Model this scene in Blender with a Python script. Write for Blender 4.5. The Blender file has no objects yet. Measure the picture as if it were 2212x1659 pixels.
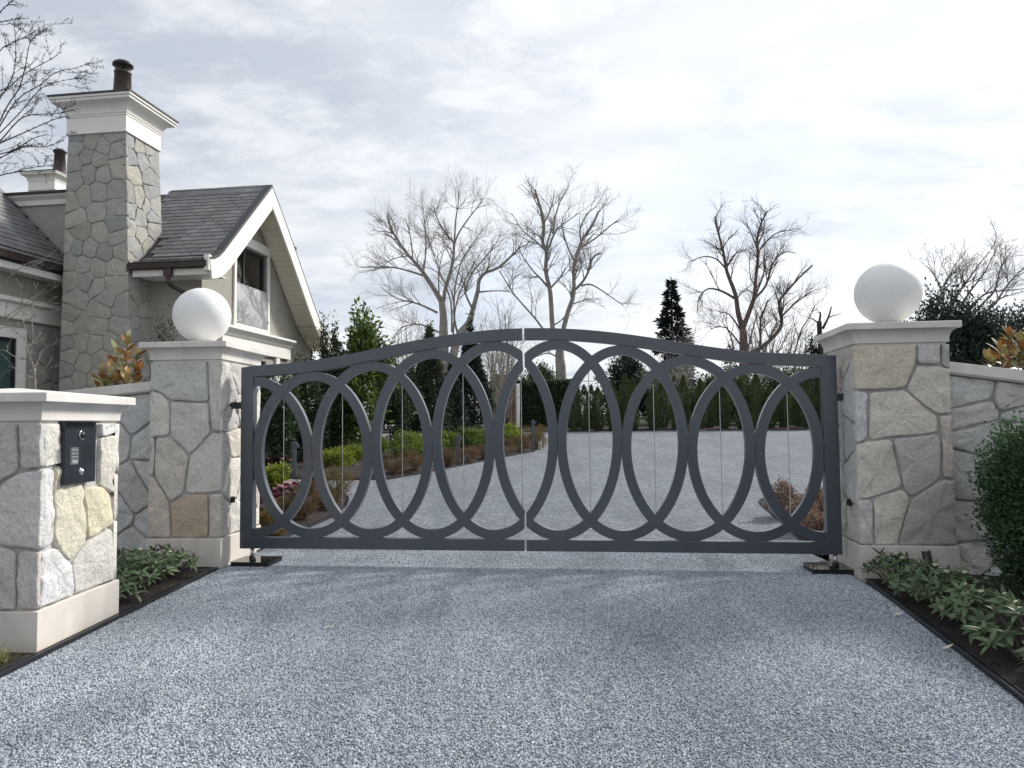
import bpy, bmesh, math, random
import numpy as np
from mathutils import Vector, Matrix, noise as mnoise

random.seed(7); RNG = np.random.default_rng(7)
scene = bpy.context.scene
col = scene.collection
R_ = math.radians

# ------------------------------------------------------------------ camera
FPX = 1590.0; CX, CY = 1106.0, 829.5; CAMH = 1.45         # pixel frame 2212 x 1659
PITCH = math.atan(83 / FPX); ROLL = R_(0.6)
Fv = np.array([0, math.cos(PITCH), math.sin(PITCH)])
R0 = np.array([1.0, 0, 0]); U0 = np.array([0, -math.sin(PITCH), math.cos(PITCH)])
Rv = math.cos(ROLL) * R0 - math.sin(ROLL) * U0
Uv = math.sin(ROLL) * R0 + math.cos(ROLL) * U0
C0 = np.array([0, 0, CAMH])
cam = bpy.data.cameras.new('camera'); camo = bpy.data.objects.new('camera', cam); col.objects.link(camo)
cam.sensor_width = 36; cam.lens = FPX / 2212 * 36; cam.clip_start = 0.05; cam.clip_end = 2000
M = Matrix.Identity(4)
for i in range(3):
    M[i][0] = Rv[i]; M[i][1] = Uv[i]; M[i][2] = -Fv[i]; M[i][3] = C0[i]
camo.matrix_world = M
scene.camera = camo
scene.render.resolution_x = 1024; scene.render.resolution_y = 768
scene.view_settings.view_transform = 'Standard'; scene.view_settings.look = 'None'
scene.view_settings.exposure = 0.74; scene.view_settings.gamma = 1.0
scene.view_settings.use_curve_mapping = False

# ------------------------------------------------------------------ sky and sun
SUN_AZ, SUN_EL = R_(52), R_(36)         # azimuth measured from +Y towards +X
SUND = Vector((math.sin(SUN_AZ) * math.cos(SUN_EL), math.cos(SUN_AZ) * math.cos(SUN_EL), math.sin(SUN_EL)))
world = bpy.data.worlds.new('World'); scene.world = world; world.use_nodes = True

def sky_nodes(nt):
    N = nt.nodes; L = nt.links; N.clear()
    out = N.new('ShaderNodeOutputWorld'); bg = N.new('ShaderNodeBackground'); L.new(bg.outputs[0], out.inputs[0])
    tc = N.new('ShaderNodeTexCoord')
    nrm = N.new('ShaderNodeVectorMath'); nrm.operation = 'NORMALIZE'; L.new(tc.outputs['Generated'], nrm.inputs[0])
    sep = N.new('ShaderNodeSeparateXYZ'); L.new(nrm.outputs[0], sep.inputs[0])
    def m(op, a, b=None, c=None, clamp=False):
        n = N.new('ShaderNodeMath'); n.operation = op; n.use_clamp = clamp
        for i, v in enumerate((a, b, c)):
            if v is None: continue
            if isinstance(v, (int, float)): n.inputs[i].default_value = v
            else: L.new(v, n.inputs[i])
        return n.outputs[0]
    def mix(fac, a, b):
        n = N.new('ShaderNodeMix'); n.data_type = 'RGBA'
        if isinstance(fac, (int, float)): n.inputs[0].default_value = fac
        else: L.new(fac, n.inputs[0])
        for k, v in ((6, a), (7, b)):
            if isinstance(v, tuple): n.inputs[k].default_value = (*v, 1)
            else: L.new(v, n.inputs[k])
        return n.outputs[2]
    zc = m('ADD', m('MAXIMUM', sep.outputs[2], 0.0), 0.16)
    cmb = N.new('ShaderNodeCombineXYZ')
    L.new(m('DIVIDE', sep.outputs[0], zc), cmb.inputs[0]); L.new(m('DIVIDE', sep.outputs[1], zc), cmb.inputs[1])
    def noise(scale, detail, rough, off, dist=0.0, sc=(1, 1, 1)):
        mp = N.new('ShaderNodeMapping'); mp.inputs['Location'].default_value = off; mp.inputs['Scale'].default_value = sc
        mp.inputs['Rotation'].default_value = (0, 0, 0.5)
        L.new(cmb.outputs[0], mp.inputs[0])
        n = N.new('ShaderNodeTexNoise'); n.inputs['Scale'].default_value = scale; n.inputs['Detail'].default_value = detail
        n.inputs['Roughness'].default_value = rough; n.inputs['Distortion'].default_value = dist
        L.new(mp.outputs[0], n.inputs['Vector']); return n.outputs[0]
    def ramp(v, lo, hi):
        n = N.new('ShaderNodeMapRange'); n.interpolation_type = 'SMOOTHSTEP'
        n.inputs[1].default_value = lo; n.inputs[2].default_value = hi; L.new(v, n.inputs[0]); return n.outputs[0]
    big = noise(0.62, 7, 0.58, (3.1, 1.7, 0), 0.12)
    fine = noise(2.7, 10, 0.64, (0.4, 5.2, 0), 0.15, (1, 1.5, 1))
    gap = noise(0.5, 6, 0.55, (7.3, 2.2, 0), 0.4)
    sky = N.new('ShaderNodeTexSky'); sky.sky_type = 'NISHITA'; sky.sun_disc = False
    sky.sun_elevation = SUN_EL; sky.sun_rotation = SUN_AZ
    skyc = N.new('ShaderNodeVectorMath'); skyc.operation = 'SCALE'; skyc.inputs[3].default_value = 0.085
    L.new(sky.outputs[0], skyc.inputs[0])
    # closeness to the (veiled) sun: thin cloud scatters forward
    dot = N.new('ShaderNodeVectorMath'); dot.operation = 'DOT_PRODUCT'; dot.inputs[1].default_value = SUND
    L.new(nrm.outputs[0], dot.inputs[0])
    near = m('POWER', m('MULTIPLY_ADD', dot.outputs['Value'], 0.5, 0.5, clamp=True), 3.2)
    bright = mix(ramp(big, 0.36, 0.62), (0.42, 0.455, 0.515), (0.665, 0.68, 0.705))
    bright = mix(m('MULTIPLY', ramp(fine, 0.42, 0.66), 0.6), bright, (0.79, 0.795, 0.80))
    base = mix(m('MULTIPLY', ramp(gap, 0.52, 0.66), 0.6), bright, (0.50, 0.575, 0.70))
    base = mix(0.12, base, skyc.outputs[0])
    sc = N.new('ShaderNodeVectorMath'); sc.operation = 'SCALE'
    L.new(base, sc.inputs[0]); L.new(m('MULTIPLY_ADD', near, 0.10, 0.82), sc.inputs[3])
    add = N.new('ShaderNodeVectorMath'); add.operation = 'ADD'
    gl = N.new('ShaderNodeVectorMath'); gl.operation = 'SCALE'; gl.inputs[0].default_value = (1.0, 0.985, 0.96)
    L.new(m('MULTIPLY', m('POWER', near, 2.0), 0.11), gl.inputs[3])
    L.new(sc.outputs[0], add.inputs[0]); L.new(gl.outputs[0], add.inputs[1])
    L.new(add.outputs[0], bg.inputs[0]); bg.inputs[1].default_value = 1.0
sky_nodes(world.node_tree)

sun = bpy.data.lights.new('sun', 'SUN'); suno = bpy.data.objects.new('sun', sun); col.objects.link(suno)
sun.energy = 2.7; sun.angle = R_(10.0); sun.color = (1.0, 0.955, 0.89)
suno.rotation_euler = (-SUND).to_track_quat('-Z', 'Y').to_euler()
suno.location = (20, 15, 25)

# ------------------------------------------------------------------ pixel -> place
def ray(x, y): return Fv + (x - CX) / FPX * Rv + (CY - y) / FPX * Uv
def on_plane(q, p0, n):
    d = ray(*q); t = np.dot(np.asarray(p0) - C0, n) / np.dot(d, n); return C0 + t * d
def at_depth(q, Y):
    d = ray(*q); return C0 + d * (Y / d[1])
def gz(y):                                   # the drive climbs gently behind the gate
    if y < 8.3: return 0.0
    if y < 33: return 0.041 * (y - 8.3)
    return 1.0127 + 0.025 * (min(y, 90) - 33)
def on_ground(q, dz=0.0):
    d = ray(*q); t = 1.0; last = None
    while t < 400:
        P = C0 + d * t
        if P[2] <= gz(P[1]) + dz: break
        t *= 1.01
    lo, hi = t / 1.01, t
    for _ in range(30):
        mid = (lo + hi) / 2; P = C0 + d * mid
        if P[2] <= gz(P[1]) + dz: hi = mid
        else: lo = mid
    return C0 + d * hi
def size(pxlen, depth): return pxlen / FPX * depth

# ------------------------------------------------------------------ materials
MATS = {}
def nodes_of(name, rough=0.6, spec=0.5, metallic=0.0):
    m = bpy.data.materials.new(name); m.use_nodes = True; MATS[name] = m
    nt = m.node_tree; b = nt.nodes['Principled BSDF']
    b.inputs['Roughness'].default_value = rough; b.inputs['Specular IOR Level'].default_value = spec
    b.inputs['Metallic'].default_value = metallic
    return m, nt, b
def nd(nt, t, **kw):
    n = nt.nodes.new(t)
    for k, v in kw.items():
        if k.startswith('i_'):
            key = k[2:].replace('_', ' ')
            n.inputs[key].default_value = v
        else: setattr(n, k, v)
    return n
def mixc(nt, fac, a, b, mode='MIX'):
    n = nt.nodes.new('ShaderNodeMix'); n.data_type = 'RGBA'; n.blend_type = mode
    if isinstance(fac, (int, float)): n.inputs[0].default_value = fac
    else: nt.links.new(fac, n.inputs[0])
    for k, v in ((6, a), (7, b)):
        if isinstance(v, (tuple, list)): n.inputs[k].default_value = (*v[:3], 1)
        else: nt.links.new(v, n.inputs[k])
    return n.outputs[2]
def rng(nt, v, a, b, c=0.0, d=1.0):
    n = nt.nodes.new('ShaderNodeMapRange'); n.inputs[1].default_value = a; n.inputs[2].default_value = b
    n.inputs[3].default_value = c; n.inputs[4].default_value = d
    nt.links.new(v, n.inputs[0]); return n.outputs[0]
def coords(nt, kind='Object'):
    t = nd(nt, 'ShaderNodeTexCoord'); return t.outputs[kind]
def wpos(nt):
    return nd(nt, 'ShaderNodeNewGeometry').outputs['Position']
def noise(nt, vec, scale, detail=4, rough=0.55, dist=0.0):
    n = nd(nt, 'ShaderNodeTexNoise'); n.inputs['Scale'].default_value = scale; n.inputs['Detail'].default_value = detail
    n.inputs['Roughness'].default_value = rough; n.inputs['Distortion'].default_value = dist
    nt.links.new(vec, n.inputs['Vector']); return n.outputs['Fac']
def bump(nt, b, h, strength, dist):
    n = nd(nt, 'ShaderNodeBump'); n.inputs['Strength'].default_value = strength; n.inputs['Distance'].default_value = dist
    nt.links.new(h, n.inputs['Height']); nt.links.new(n.outputs[0], b.inputs['Normal']); return n
def simple(name, c, rough=0.6, var=0.12, scale=6.0, bstr=0.0, bscale=60.0, bdist=0.004, spec=0.5, metallic=0.0, c2=None):
    m, nt, b = nodes_of(name, rough, spec, metallic)
    P = wpos(nt)
    n1 = noise(nt, P, scale, 6, 0.6)
    lo = tuple(x * (1 - var) for x in c); hi = c2 if c2 else tuple(min(1, x * (1 + var)) for x in c)
    nt.links.new(mixc(nt, rng(nt, n1, 0.3, 0.7), lo, hi), b.inputs['Base Color'])
    if bstr:
        bump(nt, b, noise(nt, P, bscale, 5, 0.6), bstr, bdist)
    return m

def stone_mat(name, fine=1.0):
    m, nt, b = nodes_of(name, 0.85, 0.25)
    P = wpos(nt); oi = nd(nt, 'ShaderNodeObjectInfo')
    n1 = noise(nt, P, 3.5 / fine, 6, 0.6); n2 = noise(nt, P, 38 / fine, 7, 0.68); n3 = noise(nt, P, 150 / fine, 3, 0.6)
    base = oi.outputs['Color']
    c = mixc(nt, rng(nt, n1, 0.42, 0.72, 0, 0.25), base, (0.56, 0.50, 0.42))
    dark = mixc(nt, rng(nt, n2, 0.34, 0.56, 0.42, 0.0), c, (0.24, 0.24, 0.25))
    lite = mixc(nt, rng(nt, n3, 0.55, 0.75, 0, 0.4), dark, (0.72, 0.70, 0.66))
    nt.links.new(lite, b.inputs['Base Color'])
    ha = nd(nt, 'ShaderNodeMath', operation='MULTIPLY_ADD'); ha.inputs[1].default_value = 0.35
    nt.links.new(n3, ha.inputs[0]); nt.links.new(n2, ha.inputs[2])
    bump(nt, b, ha.outputs[0], 0.75, 0.024 * fine)
    return m
stone_mat('stone', 1.0); stone_mat('chimney_stone', 1.6)
simple('mortar', (0.40, 0.40, 0.40), 0.9, 0.2, 12, 0.4, 120)
simple('mortar_house', (0.36, 0.36, 0.345), 0.9, 0.2, 8, 0.3, 80)

def limestone(name, c):
    m, nt, b = nodes_of(name, 0.7, 0.3)
    P = wpos(nt); mp = nd(nt, 'ShaderNodeMapping'); mp.inputs['Scale'].default_value = (1, 1, 0.35); nt.links.new(P, mp.inputs[0])
    n1 = noise(nt, mp.outputs[0], 2.6, 7, 0.62, 0.6); n2 = noise(nt, P, 45, 4, 0.6); n3 = noise(nt, P, 9, 6, 0.7)
    cc = mixc(nt, rng(nt, n1, 0.35, 0.68), tuple(x * 0.84 for x in c), tuple(min(1, x * 1.08) for x in c))
    cc = mixc(nt, rng(nt, n3, 0.56, 0.78, 0, 0.35), cc, (c[0] * .72, c[1] * .66, c[2] * .58))
    nt.links.new(cc, b.inputs['Base Color']); bump(nt, b, n2, 0.15, 0.003); return m
limestone('limestone', (0.70, 0.67, 0.635)); limestone('plinth_stone', (0.66, 0.61, 0.555))
simple('ball_white', (0.80, 0.80, 0.79), 0.6, 0.035, 5, 0.12, 90, 0.003)
simple('white_trim', (0.80, 0.78, 0.73), 0.5, 0.04, 3, 0.05, 30)
simple('cream_soffit', (0.74, 0.68, 0.56), 0.55, 0.05, 4)
def stucco(name, c):
    m, nt, b = nodes_of(name, 0.95, 0.2)
    P = wpos(nt)
    v = nd(nt, 'ShaderNodeTexVoronoi'); v.inputs['Scale'].default_value = 55; nt.links.new(P, v.inputs['Vector'])
    n1 = noise(nt, P, 1.2, 5, 0.6); n2 = noise(nt, P, 40, 4, 0.7)
    cc = mixc(nt, rng(nt, n1, 0.3, 0.7), tuple(x * .85 for x in c), tuple(x * 1.1 for x in c))
    cc = mixc(nt, rng(nt, n2, 0.4, 0.62, 0.5, 0.0), cc, tuple(x * .45 for x in c))
    nt.links.new(cc, b.inputs['Base Color']); bump(nt, b, v.outputs['Distance'], 0.6, 0.012); return m
stucco('stucco', (0.47, 0.45, 0.40))
simple('slate_base', (0.045, 0.046, 0.05), 0.7)
def slate():
    m, nt, b = nodes_of('slate', 0.55, 0.4)
    P = wpos(nt); oi = nd(nt, 'ShaderNodeObjectInfo')
    cr = nd(nt, 'ShaderNodeValToRGB'); nt.links.new(oi.outputs['Random'], cr.inputs[0])
    e = cr.color_ramp.elements; e[0].color = (0.125, 0.12, 0.125, 1); e[1].color = (0.25, 0.245, 0.25, 1)
    for p, c in ((0.35, (0.175, 0.166, 0.168, 1)), (0.6, (0.155, 0.165, 0.19, 1)), (0.8, (0.20, 0.187, 0.183, 1))):
        x = cr.color_ramp.elements.new(p); x.color = c
    n1 = noise(nt, P, 9, 6, 0.65)
    cc = mixc(nt, rng(nt, n1, 0.35, 0.7, 0, 0.4), cr.outputs[0], (0.24, 0.225, 0.21))
    nt.links.new(cc, b.inputs['Base Color']); bump(nt, b, noise(nt, P, 35, 5, 0.6), 0.35, 0.01); return m
slate()
simple('copper_brown', (0.075, 0.056, 0.052), 0.42, 0.3, 5, metallic=0.5)
simple('copper_patina', (0.16, 0.24, 0.23), 0.7, 0.3, 12)
simple('dark_metal', (0.03, 0.031, 0.034), 0.5, 0.2, 10)
simple('dark_roof_edge', (0.04, 0.034, 0.034), 0.6, 0.2, 6)
def gate_paint():
    m, nt, b = nodes_of('gate_paint', 0.34, 0.6)
    P = wpos(nt)
    n1 = noise(nt, P, 2.5, 6, 0.6); n2 = noise(nt, P, 260, 2, 0.5); n3 = noise(nt, P, 22, 6, 0.7)
    c = mixc(nt, rng(nt, n1, 0.3, 0.7), (0.040, 0.050, 0.069), (0.051, 0.062, 0.083))
    c = mixc(nt, rng(nt, n3, 0.62, 0.8, 0, 0.35), c, (0.11, 0.115, 0.12))
    nt.links.new(c, b.inputs['Base Color'])
    nt.links.new(rng(nt, n3, 0.3, 0.75, 0.27, 0.42), b.inputs['Roughness'])
    b.inputs['Coat Weight'].default_value = 0.5; b.inputs['Coat Roughness'].default_value = 0.16
    bump(nt, b, n2, 0.12, 0.0015); return m
gate_paint()
simple('steel', (0.55, 0.56, 0.57), 0.3, 0.1, 30, metallic=0.9)
simple('black_plastic', (0.012, 0.013, 0.016), 0.4, 0.2, 30)
simple('black_gloss', (0.02, 0.02, 0.023), 0.09, 0.25, 25)
simple('edging_black', (0.02, 0.021, 0.027), 0.28, 0.25, 8)
simple('panel_dark', (0.012, 0.016, 0.024), 0.38, 0.2, 14, 0.05, 200)
simple('chrome', (0.75, 0.75, 0.76), 0.12, 0.05, 20, metallic=1.0)
simple('screen_grey', (0.10, 0.11, 0.12), 0.25, 0.15, 30)
simple('print_pale', (0.55, 0.55, 0.56), 0.6, 0.1, 30)
simple('window_black', (0.012, 0.013, 0.015), 0.35, 0.1, 5)
simple('curtain', (0.55, 0.53, 0.50), 0.9, 0.12, 2)
simple('interior_dark', (0.02, 0.02, 0.022), 0.9, 0.3, 2)
simple('door_teal', (0.045, 0.085, 0.085), 0.3, 0.1, 2)
def glass(name, tint=(0.9, 0.95, 0.95), refl=1.5, rough=0.01):
    m, nt, b = nodes_of(name, rough, 0.5)
    N = nt.nodes; L = nt.links
    out = N['Material Output']
    tr = N.new('ShaderNodeBsdfTransparent'); tr.inputs[0].default_value = (*tint, 1)
    gl = N.new('ShaderNodeBsdfGlossy'); gl.inputs['Roughness'].default_value = rough
    fr = N.new('ShaderNodeFresnel'); fr.inputs['IOR'].default_value = refl
    ms = N.new('ShaderNodeMixShader'); L.new(fr.outputs[0], ms.inputs[0]); L.new(tr.outputs[0], ms.inputs[1]); L.new(gl.outputs[0], ms.inputs[2])
    L.new(ms.outputs[0], out.inputs['Surface']); return m
glass('window_glass', (0.55, 0.58, 0.58), 2.2); glass('balcony_glass', (0.72, 0.76, 0.78), 8.0)
def paint_reflection(name):  # white diffuse mixed into the glass imitates its bright sky reflection
    nt = MATS[name].node_tree; out = nt.nodes['Material Output']; src = out.inputs['Surface'].links[0].from_socket
    d = nt.nodes.new('ShaderNodeBsdfDiffuse'); d.inputs[0].default_value = (.8, .82, .84, 1); ms = nt.nodes.new('ShaderNodeMixShader'); ms.inputs[0].default_value = .3
    nt.links.new(src, ms.inputs[1]); nt.links.new(d.outputs[0], ms.inputs[2]); nt.links.new(ms.outputs[0], out.inputs['Surface'])
paint_reflection('balcony_glass')
glass('cowl_mesh', (0.8, 0.8, 0.8), 1.1, 0.4)
simple('bark_grey', (0.22, 0.205, 0.185), 0.9, 0.35, 3.0, 0.5, 20, 0.02)
simple('bark_brown', (0.13, 0.10, 0.09), 0.9, 0.3, 3.0, 0.4, 20, 0.02)
simple('bark_pale', (0.30, 0.27, 0.23), 0.9, 0.3, 6.0)
simple('bark_dark', (0.045, 0.04, 0.042), 0.9, 0.3, 6.0)
simple('mulch', (0.012, 0.009, 0.008), 0.95, 0.6, 30, 1.0, 45, 0.05, c2=(0.05, 0.032, 0.024))
simple('corten', (0.075, 0.022, 0.024), 0.6, 0.3, 5)
simple('wood_pole', (0.12, 0.075, 0.05), 0.8, 0.3, 5)
simple('road_pale', (0.55, 0.55, 0.54), 0.9, 0.1, 1)
simple('fence_green', (0.03, 0.06, 0.045), 0.6, 0.1, 5)
simple('flower_pale', (0.62, 0.60, 0.42), 0.7, 0.1, 20)
simple('dead_leaf', (0.55, 0.47, 0.33), 0.7, 0.15, 20)

def leaf_mat(name, cols, rough=0.5, trans=0.25, back=None, island=True, spec=0.4):
    kk = 1.0 if name in ('leaf_spruce', 'leaf_blackgreen', 'bud', 'grass_gold') else 1.45
    cols = [tuple(min(.8, x * kk) for x in c) for c in cols]
    m, nt, b = nodes_of(name, rough, spec)
    if island:
        g = nd(nt, 'ShaderNodeNewGeometry'); v = g.outputs['Random Per Island']
    else:
        v = nd(nt, 'ShaderNodeObjectInfo').outputs['Random']; g = nd(nt, 'ShaderNodeNewGeometry')
    cr = nd(nt, 'ShaderNodeValToRGB'); nt.links.new(v, cr.inputs[0]); e = cr.color_ramp.elements
    e[0].color = (*cols[0], 1); e[1].color = (*cols[-1], 1)
    for i, c in enumerate(cols[1:-1]):
        x = e.new((i + 1) / (len(cols) - 1)); x.color = (*c, 1)
    cc = mixc(nt, rng(nt, noise(nt, g.outputs['Position'], 3.0, 4), 0.3, 0.7, 0, 0.45), cr.outputs[0], tuple(x * .55 for x in cols[0]))
    if back:
        cc = mixc(nt, g.outputs['Backfacing'], cc, back)
    nt.links.new(cc, b.inputs['Base Color'])
    if trans:
        N = nt.nodes; L = nt.links; t = N.new('ShaderNodeBsdfTranslucent'); L.new(cc, t.inputs[0])
        ms = N.new('ShaderNodeMixShader'); ms.inputs[0].default_value = trans
        L.new(b.outputs[0], ms.inputs[1]); L.new(t.outputs[0], ms.inputs[2]); L.new(ms.outputs[0], N['Material Output'].inputs['Surface'])
    return m
leaf_mat('leaf_dark', [(0.024, 0.042, 0.022), (0.038, 0.062, 0.03), (0.06, 0.088, 0.038)])
leaf_mat('leaf_box', [(0.03, 0.06, 0.028), (0.045, 0.088, 0.036), (0.075, 0.125, 0.055)], 0.6, spec=.25)
leaf_mat('leaf_bright', [(0.06, 0.10, 0.018), (0.11, 0.16, 0.028), (0.20, 0.25, 0.05)], 0.4, 0.35)
leaf_mat('leaf_laurel', [(0.03, 0.06, 0.016), (0.06, 0.10, 0.022), (0.14, 0.19, 0.04)], 0.33, 0.3)
leaf_mat('leaf_lime', [(0.07, 0.11, 0.014), (0.15, 0.18, 0.02), (0.24, 0.25, 0.03)], 0.5, 0.35)
leaf_mat('leaf_green', [(0.04, 0.075, 0.018), (0.06, 0.10, 0.02), (0.12, 0.16, 0.03)], 0.5, 0.3)
leaf_mat('leaf_heather', [(0.045, 0.05, 0.022), (0.13, 0.075, 0.042), (0.19, 0.10, 0.06), (0.075, 0.075, 0.03)], 0.8, 0.2)
leaf_mat('leaf_heather_gold', [(0.06, 0.065, 0.022), (0.15, 0.11, 0.035), (0.18, 0.095, 0.05), (0.10, 0.10, 0.03)], 0.8, 0.2)
leaf_mat('leaf_drybrown', [(0.10, 0.065, 0.05), (0.19, 0.13, 0.10), (0.30, 0.22, 0.17)], 0.8, 0.2)
leaf_mat('leaf_cedar', [(0.02, 0.04, 0.016), (0.045, 0.07, 0.022), (0.09, 0.105, 0.03)], 0.7, 0.15)
leaf_mat('leaf_spruce', [(0.008, 0.016, 0.013), (0.014, 0.026, 0.02)], 0.7, 0.05)
leaf_mat('leaf_blackgreen', [(0.015, 0.029, 0.02), (0.027, 0.049, 0.032), (0.042, 0.068, 0.043)], 0.6, 0.12)
leaf_mat('leaf_pine', [(0.022, 0.036, 0.022), (0.045, 0.062, 0.035), (0.075, 0.085, 0.05)], 0.7, 0.15)
leaf_mat('leaf_rhodo', [(0.045, 0.078, 0.038), (0.075, 0.115, 0.055), (0.12, 0.165, 0.085)], 0.52, 0.15, spec=.25, back=(0.16, 0.18, 0.11), island=False)
leaf_mat('leaf_magnolia', [(0.12, 0.05, 0.02), (0.24, 0.10, 0.03), (0.10, 0.12, 0.05), (0.30, 0.15, 0.04), (0.16, 0.19, 0.08), (0.42, 0.42, 0.26)], 0.3, 0.2, island=False, spec=0.5)
leaf_mat('leaf_purple', [(0.055, 0.014, 0.025), (0.11, 0.03, 0.045), (0.18, 0.06, 0.08), (0.38, 0.26, 0.24)], 0.32, 0.15, island=False)
leaf_mat('grass_gold', [(0.20, 0.22, 0.07), (0.35, 0.35, 0.14), (0.48, 0.45, 0.24)], 0.5, 0.3)
leaf_mat('bud', [(0.05, 0.045, 0.05), (0.09, 0.075, 0.075)], 0.8, 0.0)

def gravel_mat():
    m, nt, b = nodes_of('gravel', 0.9, 0.25)
    P = wpos(nt)
    v = nd(nt, 'ShaderNodeTexVoronoi'); v.inputs['Scale'].default_value = 75; nt.links.new(P, v.inputs['Vector'])
    v2 = nd(nt, 'ShaderNodeTexVoronoi'); v2.inputs['Scale'].default_value = 30; nt.links.new(P, v2.inputs['Vector'])
    sp = nd(nt, 'ShaderNodeSeparateColor'); nt.links.new(v.outputs['Color'], sp.inputs[0])
    cr = nd(nt, 'ShaderNodeValToRGB'); nt.links.new(sp.outputs[0], cr.inputs[0]); e = cr.color_ramp.elements
    e[0].color = (0.12, 0.135, 0.155, 1); e[1].color = (0.80, 0.83, 0.86, 1)
    for p, c in ((0.35, (0.31, 0.35, 0.40, 1)), (0.7, (0.51, 0.555, 0.61, 1))):
        x = e.new(p); x.color = c
    mpb = nd(nt, 'ShaderNodeMapping'); mpb.inputs['Scale'].default_value = (1.3, .38, 1); nt.links.new(P, mpb.inputs[0])
    big = noise(nt, mpb.outputs[0], 0.9, 7, 0.62, 0.6)
    cc = mixc(nt, rng(nt, big, 0.38, 0.62, 0.4, 0.0), cr.outputs[0], (0.10, 0.115, 0.14))
    cc = mixc(nt, rng(nt, v.outputs['Distance'], 0.25, 0.6, 0.0, 0.7), cc, (0.045, 0.05, 0.06))
    mid = noise(nt, P, 7, 12, 0.85)
    cc = mixc(nt, rng(nt, mid, 0.43, 0.55, 0.85, 0.0), cc, (0.12, 0.14, 0.165))
    nt.links.new(cc, b.inputs['Base Color'])
    sub = nd(nt, 'ShaderNodeMath', operation='MULTIPLY'); sub.inputs[1].default_value = -1.0
    nt.links.new(v.outputs['Distance'], sub.inputs[0])
    bump(nt, b, sub.outputs[0], 1.0, 0.012); return m
gravel_mat()
def pebble_mat():
    m, nt, b = nodes_of('pebble', 0.85, 0.3)
    v = nd(nt, 'ShaderNodeObjectInfo').outputs['Random']
    cr = nd(nt, 'ShaderNodeValToRGB'); nt.links.new(v, cr.inputs[0]); e = cr.color_ramp.elements
    e[0].color = (0.20, 0.22, 0.25, 1); e[1].color = (0.85, 0.86, 0.87, 1)
    for p, c in ((0.3, (0.32, 0.365, 0.42, 1)), (0.62, (0.47, 0.52, 0.58, 1)), (0.88, (0.62, 0.66, 0.71, 1)), (0.93, (0.57, 0.57, 0.56, 1))):
        x = e.new(p); x.color = c
    mpb = nd(nt, 'ShaderNodeMapping'); mpb.inputs['Scale'].default_value = (1.3, .38, 1); nt.links.new(wpos(nt), mpb.inputs[0])
    big = noise(nt, mpb.outputs[0], 0.9, 7, 0.62, 0.6)
    cc = mixc(nt, rng(nt, big, 0.38, 0.62, 0.42, 0.0), cr.outputs[0], (0.16, 0.18, 0.21))
    nt.links.new(cc, b.inputs['Base Color']); return m
pebble_mat()
def ground_mat():
    m, nt, b = nodes_of('earth_grass', 0.95, 0.2)
    P = wpos(nt); n1 = noise(nt, P, 0.35, 6, 0.6); n2 = noise(nt, P, 9, 6, 0.7)
    c = mixc(nt, rng(nt, n1, 0.4, 0.6), (0.035, 0.05, 0.02), (0.06, 0.07, 0.028))
    c = mixc(nt, rng(nt, n2, 0.4, 0.65, 0, 0.6), c, (0.035, 0.026, 0.018))
    nt.links.new(c, b.inputs['Base Color']); bump(nt, b, n2, 0.6, 0.05); return m
ground_mat()

# ------------------------------------------------------------------ mesh helpers
WL = {}
def props(o, label=None, cat=None, group=None, kind=None):
    if label: o['label'] = label
    if cat: o['category'] = cat
    if group: o['group'] = group
    if kind: o['kind'] = kind
    return o
def thing(name, loc, label, cat, group=None):
    o = bpy.data.objects.new(name, None); col.objects.link(o); o.empty_display_size = 0.1
    o.location = tuple(float(x) for x in loc); WL[o] = np.array(loc, float); return props(o, label, cat, group)
def part_empty(name, parent, loc=None):
    o = bpy.data.objects.new(name, None); col.objects.link(o); o.empty_display_size = 0.1
    L = WL[parent] if loc is None else np.array(loc, float)
    o.parent = parent; o.location = L - WL[parent]; WL[o] = L; return o
def mesh_obj(name, V, Fc, mat, parent=None, smooth=False, **kw):
    V = np.asarray(V, float)
    if len(V): o0 = np.array([(V[:, 0].min() + V[:, 0].max()) / 2, (V[:, 1].min() + V[:, 1].max()) / 2, V[:, 2].min()])
    me = bpy.data.meshes.new(name)
    if isinstance(Fc, np.ndarray):
        n, k = Fc.shape
        me.vertices.add(len(V)); me.vertices.foreach_set('co', (V - o0).astype(np.float32).ravel())
        me.loops.add(n * k); me.loops.foreach_set('vertex_index', Fc.astype(np.int32).ravel())
        me.polygons.add(n); me.polygons.foreach_set('loop_start', np.arange(0, n * k, k, dtype=np.int32))
        me.update(calc_edges=True)
    else:
        me.from_pydata((V - o0).tolist(), [], Fc)
    me.materials.append(MATS[mat] if isinstance(mat, str) else mat)
    if smooth: me.polygons.foreach_set('use_smooth', [True] * len(me.polygons))
    me.update()
    o = bpy.data.objects.new(name, me); col.objects.link(o)
    if parent is not None:
        o.parent = parent; o.location = o0 - WL[parent]
    else: o.location = o0
    WL[o] = o0
    return props(o, **kw)
def inst(name, me, mat4, parent):
    o = bpy.data.objects.new(name, me); col.objects.link(o); o.parent = parent
    w = Matrix(mat4); t = w.to_translation(); L = WL[parent]
    o.matrix_basis = Matrix.Translation(-Vector(L)) @ w
    return o
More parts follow.
